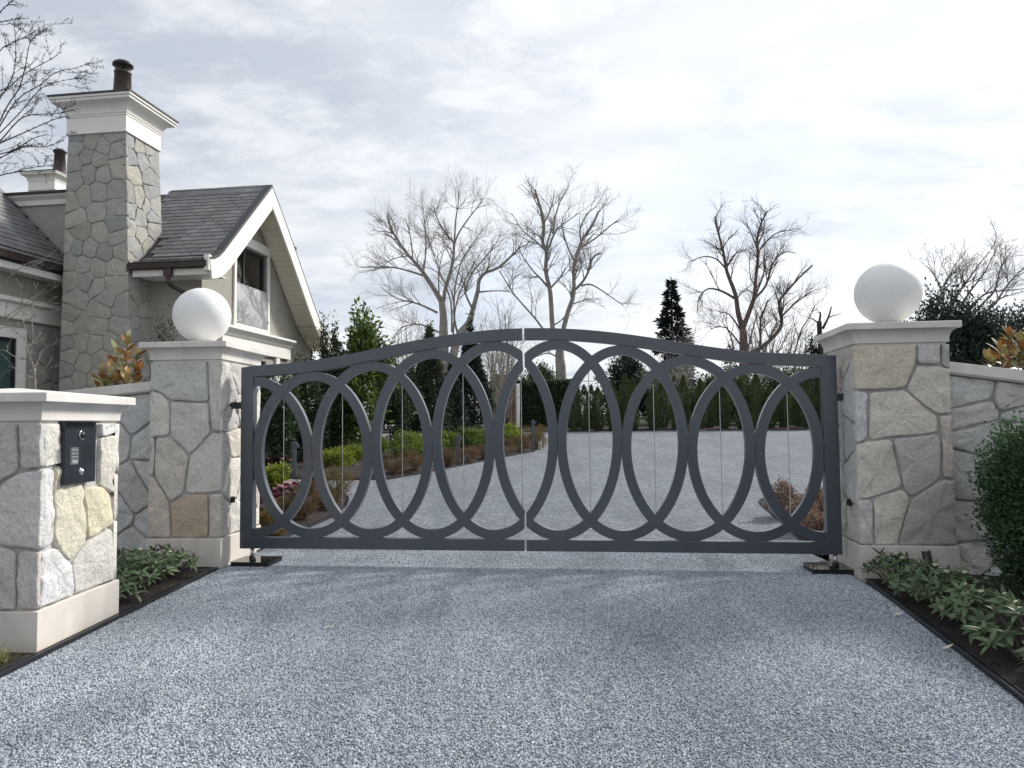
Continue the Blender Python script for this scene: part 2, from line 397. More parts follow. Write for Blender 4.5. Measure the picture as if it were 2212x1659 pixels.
class MB:
    def __init__(s): s.V = []; s.F = []
    def add(s, V, F):
        n = len(s.V); s.V += [tuple(map(float, v)) for v in V]; s.F += [tuple(i + n for i in f) for f in F]; return s
    def box(s, c, x, y, z):                       # centre and three half-edge vectors
        c, x, y, z = (np.asarray(q, float) for q in (c, x, y, z))
        V = [c + a * x + b * y + d * z for d in (-1, 1) for b in (-1, 1) for a in (-1, 1)]
        F = [(0, 2, 3, 1), (4, 5, 7, 6), (0, 1, 5, 4), (2, 6, 7, 3), (0, 4, 6, 2), (1, 3, 7, 5)]
        if np.dot(np.cross(x, y), z) < 0: F = [f[::-1] for f in F]
        return s.add(V, F)
    def prism(s, pts, ext):
        pts = [np.asarray(p, float) for p in pts]; ext = np.asarray(ext, float); n = len(pts)
        V = pts + [p + ext for p in pts]
        F = [tuple(range(n))[::-1], tuple(range(n, 2 * n))] + [(i, (i + 1) % n, n + (i + 1) % n, n + i) for i in range(n)]
        return s.add(V, F)
    def tube(s, pts, rad, sides=6, cap=True):
        pts = [np.asarray(p, float) for p in pts]; n = len(pts)
        if isinstance(rad, (int, float)): rad = [rad] * n
        V = []; ref = np.array([0.31, 0.77, 0.55])
        for i, p in enumerate(pts):
            t = pts[min(i + 1, n - 1)] - pts[max(i - 1, 0)]; t = t / (np.linalg.norm(t) + 1e-9)
            a = np.cross(t, ref); a /= np.linalg.norm(a) + 1e-9; b = np.cross(t, a)
            for k in range(sides):
                w = 2 * math.pi * k / sides; V.append(p + rad[i] * (math.cos(w) * a + math.sin(w) * b))
        F = [(i * sides + k, i * sides + (k + 1) % sides, (i + 1) * sides + (k + 1) % sides, (i + 1) * sides + k) for i in range(n - 1) for k in range(sides)]
        if cap: F += [tuple(range(sides))[::-1], tuple(range((n - 1) * sides, n * sides))]
        return s.add(V, F)
    def lathe(s, c, prof, sides=24, axis=None):
        c = np.asarray(c, float); V = []
        z = np.array([0, 0, 1.0]) if axis is None else np.asarray(axis, float) / np.linalg.norm(axis)
        a = np.cross(z, [0.3, 0.9, 0.2]); a /= np.linalg.norm(a); b = np.cross(z, a)
        for r, h in prof:
            for k in range(sides):
                w = 2 * math.pi * k / sides; V.append(c + r * (math.cos(w) * a + math.sin(w) * b) + h * z)
        n = len(prof)
        F = [(i * sides + k, i * sides + (k + 1) % sides, (i + 1) * sides + (k + 1) % sides, (i + 1) * sides + k) for i in range(n - 1) for k in range(sides)]
        F += [tuple(range(sides))[::-1], tuple(range((n - 1) * sides, n * sides))]
        return s.add(V, F)
    def loops(s, rings, close=True):              # rings of equal length, capped
        n = len(rings[0]); V = [p for r in rings for p in r]
        F = [(i * n + k, i * n + (k + 1) % n, (i + 1) * n + (k + 1) % n, (i + 1) * n + k) for i in range(len(rings) - 1) for k in range(n)]
        if close: F += [tuple(range(n))[::-1], tuple(range((len(rings) - 1) * n, len(rings) * n))]
        return s.add(V, F)
    def build(s, name, mat, parent=None, smooth=False, bevel=0.0, **kw):
        o = mesh_obj(name, s.V, s.F, mat, parent, smooth, **kw)
        if bevel:
            bm = bmesh.new(); bm.from_mesh(o.data); bmesh.ops.recalc_face_normals(bm, faces=bm.faces)
            es = [e for e in bm.edges if len(e.link_faces) == 2 and e.calc_face_angle(0) > 0.6]
            bmesh.ops.bevel(bm, geom=es, offset=bevel, segments=1, affect='EDGES'); bm.to_mesh(o.data); bm.free()
        return o
Z = np.array([0, 0, 1.0])
def frame(deg):
    t = R_(deg); return np.array([math.cos(t), -math.sin(t), 0]), np.array([math.sin(t), math.cos(t), 0])   # right, back (turned so the right end is nearer)
def rect_ring(c, e1, e2, x0, x1, y0, y1, z):
    return [c + e1 * a + e2 * b + Z * (z - c[2]) for a, b in ((x0, y0), (x1, y0), (x1, y1), (x0, y1))]

# ------------------------------------------------------------------ masonry: every stone its own piece
def clip(poly, px, py, nx, ny):                    # keep (p - P).n <= 0
    out = []; n = len(poly)
    for i in range(n):
        a, b = poly[i], poly[(i + 1) % n]
        da = (a[0] - px) * nx + (a[1] - py) * ny; db = (b[0] - px) * nx + (b[1] - py) * ny
        if da <= 0: out.append(a)
        if (da < 0 < db) or (db < 0 < da):
            t = da / (da - db); out.append((a[0] + t * (b[0] - a[0]), a[1] + t * (b[1] - a[1])))
    return out
def area(p): return 0.5 * sum(p[i][0] * p[(i + 1) % len(p)][1] - p[(i + 1) % len(p)][0] * p[i][1] for i in range(len(p)))
def voronoi_cells(region, seeds, gap):
    cells = []
    for i, s in enumerate(seeds):
        c = list(region)
        for j, t in enumerate(seeds):
            if i == j: continue
            dx, dy = t[0] - s[0], t[1] - s[1]; d = math.hypot(dx, dy)
            if d < 1e-6: continue
            nx, ny = dx / d, dy / d
            c = clip(c, s[0] + nx * (d / 2 - gap / 2), s[1] + ny * (d / 2 - gap / 2), nx, ny)
            if len(c) < 3: break
        cells.append(c if len(c) >= 3 else None)
    return cells
def inset_poly(p, region, gap):
    if area(p) < 0: p = p[::-1]
    def onb(a, b):                                 # edge lying on the region's border
        for i in range(len(region)):
            r, q = region[i], region[(i + 1) % len(region)]
            L = math.hypot(q[0] - r[0], q[1] - r[1])
            f = lambda s: abs((q[0] - r[0]) * (s[1] - r[1]) - (q[1] - r[1]) * (s[0] - r[0])) / L
            if f(a) < 0.012 and f(b) < 0.012: return True
        return False
    n = len(p); lines = []
    for i in range(n):
        a, b = p[i], p[(i + 1) % n]; L = math.hypot(b[0] - a[0], b[1] - a[1]) or 1e-6
        nx, ny = -(b[1] - a[1]) / L, (b[0] - a[0]) / L; g = 0.0 if onb(a, b) else gap / 2
        lines.append((a[0] + nx * g, a[1] + ny * g, (b[0] - a[0]) / L, (b[1] - a[1]) / L))
    out = []
    for i in range(n):
        x1, y1, dx1, dy1 = lines[i - 1]; x2, y2, dx2, dy2 = lines[i]; den = dx1 * dy2 - dy1 * dx2
        if abs(den) < 0.05: out.append((x2, y2)); continue
        t = ((x2 - x1) * dy2 - (y2 - y1) * dx2) / den; out.append((x1 + t * dx1, y1 + t * dy1))
    return out
def outline(p, region, step, wob, seed):
    if area(p) < 0: p = p[::-1]
    us = [r[0] for r in region]; vs = [r[1] for r in region]; u0, u1, v0, v1 = min(us), max(us), min(vs), max(vs)
    def edge_d(a):
        best = 9.0
        for i in range(len(region)):
            r, q = region[i], region[(i + 1) % len(region)]; L = math.hypot(q[0] - r[0], q[1] - r[1])
            best = min(best, abs((q[0] - r[0]) * (a[1] - r[1]) - (q[1] - r[1]) * (a[0] - r[0])) / L)
        return best
    for it in range(2):                            # round the free corners
        q = []; n = len(p)
        for i in range(n):
            a, b, c = p[i - 1], p[i], p[(i + 1) % n]
            if edge_d(b) < 0.012: q.append(b); continue
            la = math.hypot(a[0] - b[0], a[1] - b[1]); lc = math.hypot(c[0] - b[0], c[1] - b[1]); k = 0.024 / (it + 1)
            ta, tc = min(0.33, k / max(la, 1e-6)), min(0.33, k / max(lc, 1e-6))
            q.append((b[0] + ta * (a[0] - b[0]), b[1] + ta * (a[1] - b[1]))); q.append((b[0] + tc * (c[0] - b[0]), b[1] + tc * (c[1] - b[1])))
        p = q
    q = []; n = len(p)
    for i in range(n):
        a, b = p[i], p[(i + 1) % n]; L = math.hypot(b[0] - a[0], b[1] - a[1]); k = max(1, int(L / step))
        for j in range(k): q.append((a[0] + (b[0] - a[0]) * j / k, a[1] + (b[1] - a[1]) * j / k))
    out = []
    for a in q:
        f = min(1.0, max(0.0, (edge_d(a) - 0.004) / 0.05))
        w = mnoise.noise_vector(Vector((a[0] * 5 + seed, a[1] * 5, seed * 1.7))); w2 = mnoise.noise_vector(Vector((a[0] * 22, a[1] * 22 + seed, 3.3)))
        x = a[0] + f * wob * (w[0] + 0.4 * w2[0]); y = a[1] + f * wob * (w[1] + 0.4 * w2[1])
        out.append((min(max(x, u0), u1), min(max(y, v0), v1)))
    return out
def stone_piece(parent, P, eu, ev, en, poly, region, thick, relief, step, wob, seed, tint, mat, name='stone'):
    o = outline(poly, region, step, wob, seed); n = len(o)
    cx = sum(a[0] for a in o) / n; cy = sum(a[1] for a in o) / n
    V = []; tilt = (random.uniform(-1, 1) * relief * 0.9, random.uniform(-1, 1) * relief * 0.9); th = thick * random.uniform(0.8, 1.15)
    rings = ((1.0, -0.03, 0), (1.0, th * 0.62, 0.15), (0.978, th * 0.92, 0.7), (0.92, th, 1.0), (0.6, th * 1.05, 1.0), (0.3, th * 1.05, 1.0))
    for sc, h, rl in rings:
        for a in o:
            x, y = cx + (a[0] - cx) * sc, cy + (a[1] - cy) * sc
            nz = mnoise.fractal(Vector((x * 6 + seed * 3, y * 6, seed)), 0.7, 2.1, 4) * relief * 2.2
            hh = h + rl * (nz + tilt[0] * (x - cx) / 0.3 + tilt[1] * (y - cy) / 0.3)
            V.append(P + eu * x + ev * y + en * max(hh, -0.03 if rl == 0 else 0.002))
    nz = mnoise.fractal(Vector((cx * 6 + seed * 3, cy * 6, seed)), 0.7, 2.1, 4) * relief * 2.2
    V.append(P + eu * cx + ev * cy + en * (th * 1.05 + nz)); k = len(rings)
    F = [(r * n + i, r * n + (i + 1) % n, (r + 1) * n + (i + 1) % n, (r + 1) * n + i) for r in range(k - 1) for i in range(n)]
    F += [((k - 1) * n + i, (k - 1) * n + (i + 1) % n, k * n) for i in range(n)]
    ob = mesh_obj(name, V, F, mat, parent, True)
    ob.color = (*tint, 1); return ob
GREYS = [(0.45, 0.45, 0.44), (0.40, 0.41, 0.41), (0.50, 0.49, 0.47), (0.46, 0.44, 0.41), (0.52, 0.50, 0.46), (0.42, 0.42, 0.43)]
def masonry(parent, P, eu, ev, en, region, polys=None, seeds=None, gap=0.018, thick=0.03, relief=0.010, step=0.03, wob=0.010, tints=None, mat='stone', palette=GREYS):
    if polys is None:
        cells = voronoi_cells(region, seeds, gap)
    else: cells = [inset_poly(p, region, gap) for p in polys]
    for i, c in enumerate(cells):
        if c is None or abs(area(c)) < 0.002: continue
        t = (tints[i] if tints and i < len(tints) and tints[i] else None) or palette[random.randrange(len(palette))]
        k = random.uniform(0.9, 1.1) * 1.5; t = (min(.8, t[0] * k * 1.03), min(.8, t[1] * k), min(.8, t[2] * k * .95))
        stone_piece(parent, P, eu, ev, en, c, region, thick, relief, step, wob, random.uniform(0, 50), t, mat)
def rand_seeds(w, h, cell, seed):
    r = random.Random(seed); out = []
    ny = max(1, round(h / cell)); nx = max(1, round(w / cell))
    for j in range(ny):
        for i in range(nx):
            out.append(((i + 0.5 + r.uniform(-.33, .33) + (0.25 if j % 2 else -0.25) * (nx > 1)) * w / nx, (j + 0.5 + r.uniform(-.3, .3)) * h / ny))
    return out

BROWN, TAN, CREAM, LITE, COOL = (0.36, 0.29, 0.22), (0.56, 0.48, 0.36), (0.55, 0.50, 0.42), (0.58, 0.57, 0.54), (0.36, 0.38, 0.40)

def px_polys(polys, conv, P, eu, ev, en, w, h):
    res = []
    for p in polys:
        q = []
        for a in p:
            X = on_plane(conv(*a), P, en) - P; u, v = float(X @ eu), float(X @ ev)
            if u < 0.035: u = 0.0
            if u > w - 0.035: u = w
            if v < 0.045: v = 0.0
            if v > h - 0.03: v = h
            q.append((u, v))
        res.append(q)
    return res
z2 = lambda x, y: (x * .3414, 486.6 + y * .3414)
p7 = lambda x, y: (1681.1 + x * .3947, 884.8 + y * .3947)

def capital(parent, c, e1, e2, w, d, z0, k=1.0, peak=0.0):
    # the moulded stone cap: fillet, cove, fascia
    pr = [(-0.055, z0 - 0.01), (-0.055 + 0.035, z0 - 0.01), (-0.02, z0 + 0.018 * k), (0.004, z0 + 0.018 * k), (0.004, z0 + 0.045 * k)]
    for i in range(1, 8):
        t = i / 7 * math.pi / 2; pr.append((0.004 + 0.066 * (1 - math.cos(t)), z0 + 0.045 * k + 0.095 * k * math.sin(t)))
    pr += [(0.082, z0 + 0.14 * k), (0.082, z0 + 0.196 * k), (0.078, z0 + 0.2 * k)]
    rings = [rect_ring(c, e1, e2, -w / 2 - o, w / 2 + o, -d / 2 - o, d / 2 + o, z) for o, z in pr]
    if peak: rings.append(rect_ring(c, e1, e2, -0.02, 0.02, -0.02, 0.02, z0 + 0.2 * k + peak))
    m = MB(); m.loops(rings); return m.build('capital', 'limestone', parent, bevel=0.003)
def plinth(parent, c, e1, e2, w, d, h):
    m = MB()
    pr = [(0.012, -0.25), (0.012, h - 0.004), (0.008, h), (-0.03, h + 0.001), (-0.03, h + 0.03)]
    m.loops([rect_ring(c, e1, e2, -w / 2 - o, w / 2 + o, -d / 2 - o, d / 2 + o, z) for o, z in pr]); return m.build('plinth', 'plinth_stone', parent, bevel=0.002)

T = 0.032
def pillar(label, corner, deg, w, d, ph, zt, side, front_polys, conv, tints, side_polys=None, side_tints=None, peak=0.0, side_seed=1):
    """corner: front corner on the drive side; side: +1 the body extends to the left of it, -1 to the right"""
    e1, e2 = frame(deg); c = np.array([corner[0], corner[1], 0.0]) - e1 * side * w / 2 + e2 * d / 2
    root = thing('gate_pillar', c, label, 'pillar')
    plinth(root, c, e1, e2, w, d, ph)
    core = MB(); core.box(c + Z * ((ph + zt) / 2), e1 * (w / 2 - T), e2 * (d / 2 - T), Z * ((zt - ph) / 2 + 0.002)); core.build('core', 'mortar', root)
    z0, z1 = ph + 0.012, zt - 0.004; h = z1 - z0
    Pf = c - e1 * w / 2 - e2 * (d / 2 - T) + Z * z0
    regF = [(0, 0), (w, 0), (w, h), (0, h)]
    pp = px_polys(front_polys, conv, Pf, e1, Z, -e2, w, h)
    masonry(root, Pf, e1, Z, -e2, regF, pp, gap=0.021, tints=tints, thick=T, relief=0.0105)
    dd = d - T * 2
    if side > 0: Ps = c + e1 * (w / 2 - T) - e2 * (d / 2 - T) + Z * z0; eu, en = e2, e1
    else: Ps = c - e1 * (w / 2 - T) + e2 * (d / 2 - T) + Z * z0; eu, en = -e2, -e1
    regS = [(0, 0), (dd, 0), (dd, h), (0, h)]
    if side_polys:
        sp = px_polys(side_polys, conv, Ps, eu, Z, en, dd, h)
        masonry(root, Ps, eu, Z, en, regS, sp, gap=0.021, tints=side_tints, thick=T, relief=0.0105)
    else: masonry(root, Ps, eu, Z, en, regS, seeds=rand_seeds(dd, h, 0.36, side_seed), thick=T, relief=0.011)
    # faces turned away from the drive
    eb = e1 * -side; Pb = c + eb * (w / 2 - T) + Z * z0
    if side > 0: Pb = Pb + e2 * (d / 2 - T); eu2 = -e2
    else: Pb = Pb - e2 * (d / 2 - T); eu2 = e2
    masonry(root, Pb, eu2, Z, eb, regS, seeds=rand_seeds(dd, h, 0.45, side_seed + 9), thick=T, step=0.08)
    Pk = c + e1 * (w / 2) + e2 * (d / 2 - T) + Z * z0
    masonry(root, Pk, -e1, Z, e2, regF, seeds=rand_seeds(w, h, 0.45, side_seed + 5), thick=T, step=0.08)
    capital(root, c, e1, e2, w, d, zt, peak=peak)
    return root, c, e1, e2

# ------------------------------------------------------------------ ground, drive and beds (the setting)
def sheet(name, mat, xs, ys, dz=0.0, amp=0.0):
    V = []; F = []
    for y in ys:
        for x in xs: V.append((x, y, gz(y) + dz + (amp * mnoise.noise(Vector((x * .08, y * .08, 0))) if amp else 0)))
    n = len(xs)
    for j in range(len(ys) - 1):
        for i in range(n - 1): F.append((j * n + i, j * n + i + 1, (j + 1) * n + i + 1, (j + 1) * n + i))
    return mesh_obj(name, V, F, mat, kind='structure')
sheet('ground', 'earth_grass', [-600, -200, -60, -20, 0, 20, 60, 200, 600], [-60, 0, 8.3, 15, 24, 33, 60, 90, 300, 900], -0.05)
EL = [(-3.06, -6), (-2.985, 3.0), (-2.985, 7.4), (-2.93, 8.6)]
rg = [on_ground(q) for q in ((1868, 1258), (1921, 1294), (2209, 1517))]
gslope = (rg[2][0] - rg[1][0]) / (rg[2][1] - rg[1][1])
ER = [(rg[2][0] + gslope * (-6 - rg[2][1]), -6), (rg[2][0], rg[2][1]), (rg[1][0], rg[1][1]), (rg[0][0], rg[0][1]), (3.21, 7.6)]
def lerp_x(pts, y):
    for a, b in zip(pts, pts[1:]):
        if a[1] <= y <= b[1]: return a[0] + (b[0] - a[0]) * (y - a[1]) / (b[1] - a[1])
    return pts[0][0] if y < pts[0][1] else pts[-1][0]
def drive():
    V = []; F = []; ys = [-6 + 0.5 * i for i in range(28)] + [8.0, 8.3]
    rows = [(lerp_x(EL, y), lerp_x(ER, y), y) for y in ys]
    rows += [(-3.1, 3.3, 8.35)]
    rows2 = [(-9.5, 22, 8.4), (-9.5, 22, 16), (-9.5, 22, 24), (-9.5, 22, 32.9)]
    k = 16
    for l, r, y in rows + rows2:
        for i in range(k + 1): V.append((l + (r - l) * i / k, y, gz(y) + 0.002))
    n = k + 1
    for j in range(len(rows + rows2) - 1):
        for i in range(k): F.append((j * n + i, j * n + i + 1, (j + 1) * n + i + 1, (j + 1) * n + i))
    return mesh_obj('gravel_drive', V, F, 'gravel', kind='structure')
DRIVE = drive()
def mulch_bed(name, poly, h=0.05):
    """closed plan polygon -> low mound"""
    bm = bmesh.new(); vs = [bm.verts.new((p[0], p[1], 0)) for p in poly]; bm.faces.new(vs)
    bmesh.ops.triangulate(bm, faces=bm.faces)
    for _ in range(4): 
        es = [e for e in bm.edges if e.calc_length() > 0.35]
        if es: bmesh.ops.subdivide_edges(bm, edges=es, cuts=1); bmesh.ops.triangulate(bm, faces=bm.faces)
    bv = {v for e in bm.edges if len(e.link_faces) == 1 for v in e.verts}
    for v in bm.verts:
        nz = mnoise.fractal(Vector((v.co.x * 2.5, v.co.y * 2.5, 0)), 0.7, 2, 3)
        v.co.z = gz(v.co.y) + (0.014 if v in bv else h * (1 + 0.5 * nz))
    bmesh.ops.recalc_face_normals(bm, faces=bm.faces)
    me = bpy.data.meshes.new(name); bm.to_mesh(me); bm.free(); me.materials.append(MATS['mulch'])
    if me.polygons and me.polygons[0].normal.z < 0: me.flip_normals()
    o = bpy.data.objects.new(name, me); col.objects.link(o); o['kind'] = 'structure'; return o
gp = lambda *q: tuple(on_ground(q)[:2])
mulch_bed('planting_bed_left_front', [(-2.99, -3), (-2.99, 7.9), (-8, 8.2), (-8, -3)], 0.03)
mulch_bed('planting_bed_right_front', [(lerp_x(ER, -3) + .03, -3), (rg[2][0] + .03, rg[2][1]), (rg[1][0] + .03, rg[1][1]), (rg[0][0] + .04, rg[0][1]), (3.25, 7.7), (10, 7.4), (10, -3)], 0.03)
BEDN = [(-2.9, 8.45), gp(627, 1158), gp(719, 1118), gp(748, 1096), gp(754, 1078), gp(735, 1062), gp(690, 1052), gp(640, 1050), gp(560, 1052), (-6.0, 10.5), (-6.0, 8.5)]
mulch_bed('planting_bed_drive_island', BEDN, 0.06)
BEDF = [gp(560, 1012), gp(613, 1033), gp(680, 1037), gp(742, 1038), gp(840, 1036), gp(915, 1023), gp(971, 1011.6), gp(1083, 989), gp(1148, 977), gp(1172, 967), gp(1181, 958)]
fx = BEDF[-1]
mulch_bed('planting_bed_drive_far', BEDF + [(fx[0] - 0.6, fx[1] + 3), (fx[0] - 2.5, fx[1] + 6), (-9.4, 30), (-9.4, 13)], 0.07)
BEDR = [(3.3, 7.9), gp(1768, 1203), gp(1700, 1139), gp(1646, 1092), gp(1640, 1084), gp(1652, 1078), gp(1690, 1076), gp(1740, 1073), gp(1800, 1070)]
br = BEDR[-1]
mulch_bed('planting_bed_right_island', BEDR + [(br[0] + 2, br[1] + .2), (9, 9.5), (9, 8.2)], 0.06)
HB = [gp(1225, 931), gp(1800, 930)]
mulch_bed('hedge_bed', [(-9, HB[0][1]), (HB[0][0], HB[0][1] - .05), HB[1], (30, HB[1][1]), (30, 36.5), (-9, 36.5)], 0.06)
# the pale lane beyond the garden
V = []
for x in (-60, 3.4):
    for y in (39, 66): V.append((x, y, gz(y) + 0.03))
mesh_obj('lane', V, [(0, 2, 3, 1)], 'road_pale', kind='structure')

# crushed stone lying loose on the near drive (one mass nobody could count)
def loose_gravel():
    V = []; F = []; ys = [2.7 + 0.45 * i for i in range(14)]
    for y in ys:
        l, r = lerp_x(EL, y) + .02, lerp_x(ER, y) - .02; x0 = max(l, -0.75 * y - .3); x1 = min(r, 0.75 * y + .3)
        for i in range(9): V.append((x0 + (x1 - x0) * i / 8, y, 0.004))
    for j in range(len(ys) - 1):
        for i in range(8): F.append((j * 9 + i, j * 9 + i + 1, (j + 1) * 9 + i + 1, (j + 1) * 9 + i))
    o = mesh_obj('loose_gravel', V, F, 'pebble', label='blue grey crushed gravel covering the drive in front of the gate', cat='gravel', kind='stuff')
    ng = bpy.data.node_groups.new('gravel_scatter', 'GeometryNodeTree')
    ng.interface.new_socket('Geometry', in_out='INPUT', socket_type='NodeSocketGeometry'); ng.interface.new_socket('Geometry', in_out='OUTPUT', socket_type='NodeSocketGeometry')
    N = ng.nodes; L = ng.links
    gi = N.new('NodeGroupInput'); go = N.new('NodeGroupOutput')
    dp = N.new('GeometryNodeDistributePointsOnFaces'); dp.inputs['Density'].default_value = 10500; dp.inputs['Seed'].default_value = 3
    ico = N.new('GeometryNodeMeshIcoSphere'); ico.inputs['Radius'].default_value = 0.0068; ico.inputs['Subdivisions'].default_value = 1
    nz = N.new('ShaderNodeTexNoise'); nz.inputs['Scale'].default_value = 160
    sp = N.new('GeometryNodeSetPosition')
    vm = N.new('ShaderNodeVectorMath'); vm.operation = 'MULTIPLY_ADD'; vm.inputs[1].default_value = (.0095,) * 3; vm.inputs[2].default_value = (-.00475,) * 3
    L.new(nz.outputs['Color'], vm.inputs[0]); L.new(vm.outputs[0], sp.inputs['Offset']); L.new(ico.outputs[0], sp.inputs[0])
    sm = N.new('GeometryNodeSetMaterial'); sm.inputs['Material'].default_value = MATS['pebble']; L.new(sp.outputs[0], sm.inputs[0])
    io = N.new('GeometryNodeInstanceOnPoints')
    rr = N.new('FunctionNodeRandomValue'); rr.data_type = 'FLOAT_VECTOR'; rr.inputs['Min'].default_value = (0, 0, 0); rr.inputs['Max'].default_value = (6.28, 6.28, 6.28)
    rs = N.new('FunctionNodeRandomValue'); rs.data_type = 'FLOAT_VECTOR'; rs.inputs['Min'].default_value = (.45, .45, .35); rs.inputs['Max'].default_value = (1.25, 1.2, .85)
    rs.inputs['Seed'].default_value = 9
    L.new(gi.outputs[0], dp.inputs[0]); L.new(dp.outputs['Points'], io.inputs['Points']); L.new(sm.outputs[0], io.inputs['Instance'])
    L.new(rr.outputs['Value'], io.inputs['Rotation']); L.new(rs.outputs['Value'], io.inputs['Scale']); L.new(io.outputs[0], go.inputs[0])
    md = o.modifiers.new('scatter', 'NODES'); md.node_group = ng
loose_gravel()

# metal edging strips (two lips)
def edging(label, pts, zfun=None, h=0.034):
    root = thing('garden_edging', (pts[0][0], pts[0][1], gz(pts[0][1])), label, 'edging')
    P = []
    for a, b in zip(pts, pts[1:]):
        L = math.hypot(b[0] - a[0], b[1] - a[1]); k = max(1, int(L / 0.4))
        for j in range(k): P.append((a[0] + (b[0] - a[0]) * j / k, a[1] + (b[1] - a[1]) * j / k))
    P.append(pts[-1])
    for nm, off, hh, w in (('outer_strip', 0.0, h, 0.006), ('inner_strip', 0.03, h - .002, 0.005), ('channel', 0.015, h - .018, .0125)):
        V = []; F = []
        for i, p in enumerate(P):
            a, b = P[max(0, i - 1)], P[min(len(P) - 1, i + 1)]; L = math.hypot(b[0] - a[0], b[1] - a[1]) or 1
            nx, ny = -(b[1] - a[1]) / L, (b[0] - a[0]) / L
            for s, zz in ((-1, -0.1), (-1, hh), (1, hh), (1, -0.1)): V.append((p[0] + nx * (off + s * w), p[1] + ny * (off + s * w), gz(p[1]) + zz))
        for i in range(len(P) - 1):
            for k in range(4): F.append((i * 4 + k, i * 4 + (k + 1) % 4, (i + 1) * 4 + (k + 1) % 4, (i + 1) * 4 + k))
        mesh_obj(nm, V, F, 'edging_black', root)
edging('black metal edging strip along the drive beside the intercom pillar', [(-3.03, -3), (-2.985, 3.0), (-2.985, 7.45)])
edging('black metal edging strip beside the row of rhododendrons', [(rg[0][0], rg[0][1] - .05), (rg[1][0], rg[1][1]), (rg[2][0], rg[2][1]), (lerp_x(ER, -3), -3)])
edging('black edging curving round the heather bed just behind the gate', [(-2.9, 8.75)] + BEDN[1:8])
edging('long black edging curving along the far flower bed', BEDF)
edging('black edging round the pointed bed of dry brown shrubs', BEDR[::-1][:-1])

# ------------------------------------------------------------------ pillars
LF = [[(912, 858), (970, 858), (968, 1045), (912, 1045)],
      [(970, 858), (1318, 856), (1330, 1125), (1080, 1110), (1030, 1062), (968, 1045)],
      [(1318, 856), (1410, 855), (1413, 1312), (1345, 1310), (1330, 1125)],
      [(912, 1045), (968, 1045), (1030, 1062), (1080, 1110), (1080, 1335), (985, 1345), (912, 1345)],
      [(1080, 1110), (1330, 1125), (1345, 1310), (1205, 1455), (1080, 1335)],
      [(912, 1345), (985, 1345), (985, 1590), (908, 1590)],
      [(985, 1345), (1080, 1335), (1205, 1455), (1170, 1700), (1080, 1755), (985, 1590)],
      [(1345, 1310), (1413, 1312), (1413, 1690), (1325, 1700), (1170, 1700), (1205, 1455)],
      [(908, 1590), (985, 1590), (1080, 1755), (1090, 1985), (908, 1985)],
      [(1080, 1755), (1170, 1700), (1325, 1700), (1325, 1985), (1090, 1985)],
      [(1325, 1700), (1413, 1690), (1400, 1985), (1325, 1985)]]
LT = [COOL, (0.42, 0.44, 0.44), (0.46, 0.46, 0.45), LITE, (0.46, 0.47, 0.46), (0.40, 0.39, 0.38), (0.47, 0.45, 0.43), (0.44, 0.45, 0.43), (0.46, 0.42, 0.38), BROWN, (0.42, 0.40, 0.38)]
pilL, cL, eL1, eL2 = pillar('tall stone gate pillar next to the intercom pillar, low shrubs at its foot', (-2.99, 7.561), 3.5, 0.76, 1.0, 0.30, 2.115, +1, LF, z2, LT, side_seed=4)
RF = [[(410, -375), (754, -375), (752, -246), (690, -112), (600, -104), (405, -104)],
      [(754, -375), (885, -375), (885, -240), (752, -246)],
      [(885, -375), (965, -375), (965, -222), (885, -240)],
      [(752, -246), (885, -240), (965, -222), (970, 26), (866, 30), (784, -30), (690, -112)],
      [(405, -104), (489, -100), (487, 172), (405, 188)],
      [(489, -100), (600, -104), (690, -112), (784, -30), (866, 30), (883, 128), (618, 154), (487, 172)],
      [(866, 30), (970, 26), (982, 385), (890, 378), (883, 128)],
      [(405, 188), (487, 172), (618, 154), (678, 425), (512, 486), (405, 494)],
      [(618, 154), (883, 128), (890, 378), (722, 486), (678, 425)],
      [(405, 494), (512, 486), (522, 760), (440, 760)],
      [(512, 486), (678, 425), (722, 486), (686, 590), (650, 760), (522, 760)],
      [(722, 486), (890, 378), (985, 385), (995, 760), (650, 760), (686, 590)]]
RT = [CREAM, (0.45, 0.45, 0.47), (0.38, 0.37, 0.38), (0.52, 0.50, 0.46), (0.44, 0.45, 0.47), (0.52, 0.48, 0.43), (0.40, 0.36, 0.34), (0.52, 0.50, 0.46), (0.38, 0.37, 0.37), (0.44, 0.44, 0.44), (0.50, 0.47, 0.42), (0.34, 0.31, 0.31)]
pilR, cR, eR1, eR2 = pillar('tall stone gate pillar beside the rhododendron row and spotlight', (3.144, 6.73), 7.4, 0.815, 0.95, 0.305, 2.12, -1, RF, p7, RT, side_seed=12)
NS = [[(240, 1235), (412, 1235), (412, 1497), (325, 1526), (240, 1545)],
      [(412, 1497), (325, 1526), (325, 2018), (432, 2137), (532, 1998), (508, 1648)],
      [(611, 1235), (755, 1235), (755, 1315), (611, 1348)],
      [(611, 1348), (755, 1315), (755, 1690), (690, 1706), (611, 1640)],
      [(240, 1545), (325, 1526), (325, 2018), (235, 2063)],
      [(508, 1648), (611, 1640), (690, 1706), (687, 1902), (532, 1998)],
      [(690, 1706), (755, 1690), (755, 2275), (688, 2285), (687, 1902)],
      [(235, 2063), (325, 2018), (432, 2137), (450, 2460), (225, 2460)],
      [(432, 2137), (532, 1998), (687, 1902), (688, 2400), (450, 2460)]]
NST = [LITE, CREAM, LITE, (0.54, 0.53, 0.5), LITE, TAN, (0.5, 0.49, 0.46), LITE, (0.48, 0.48, 0.47)]
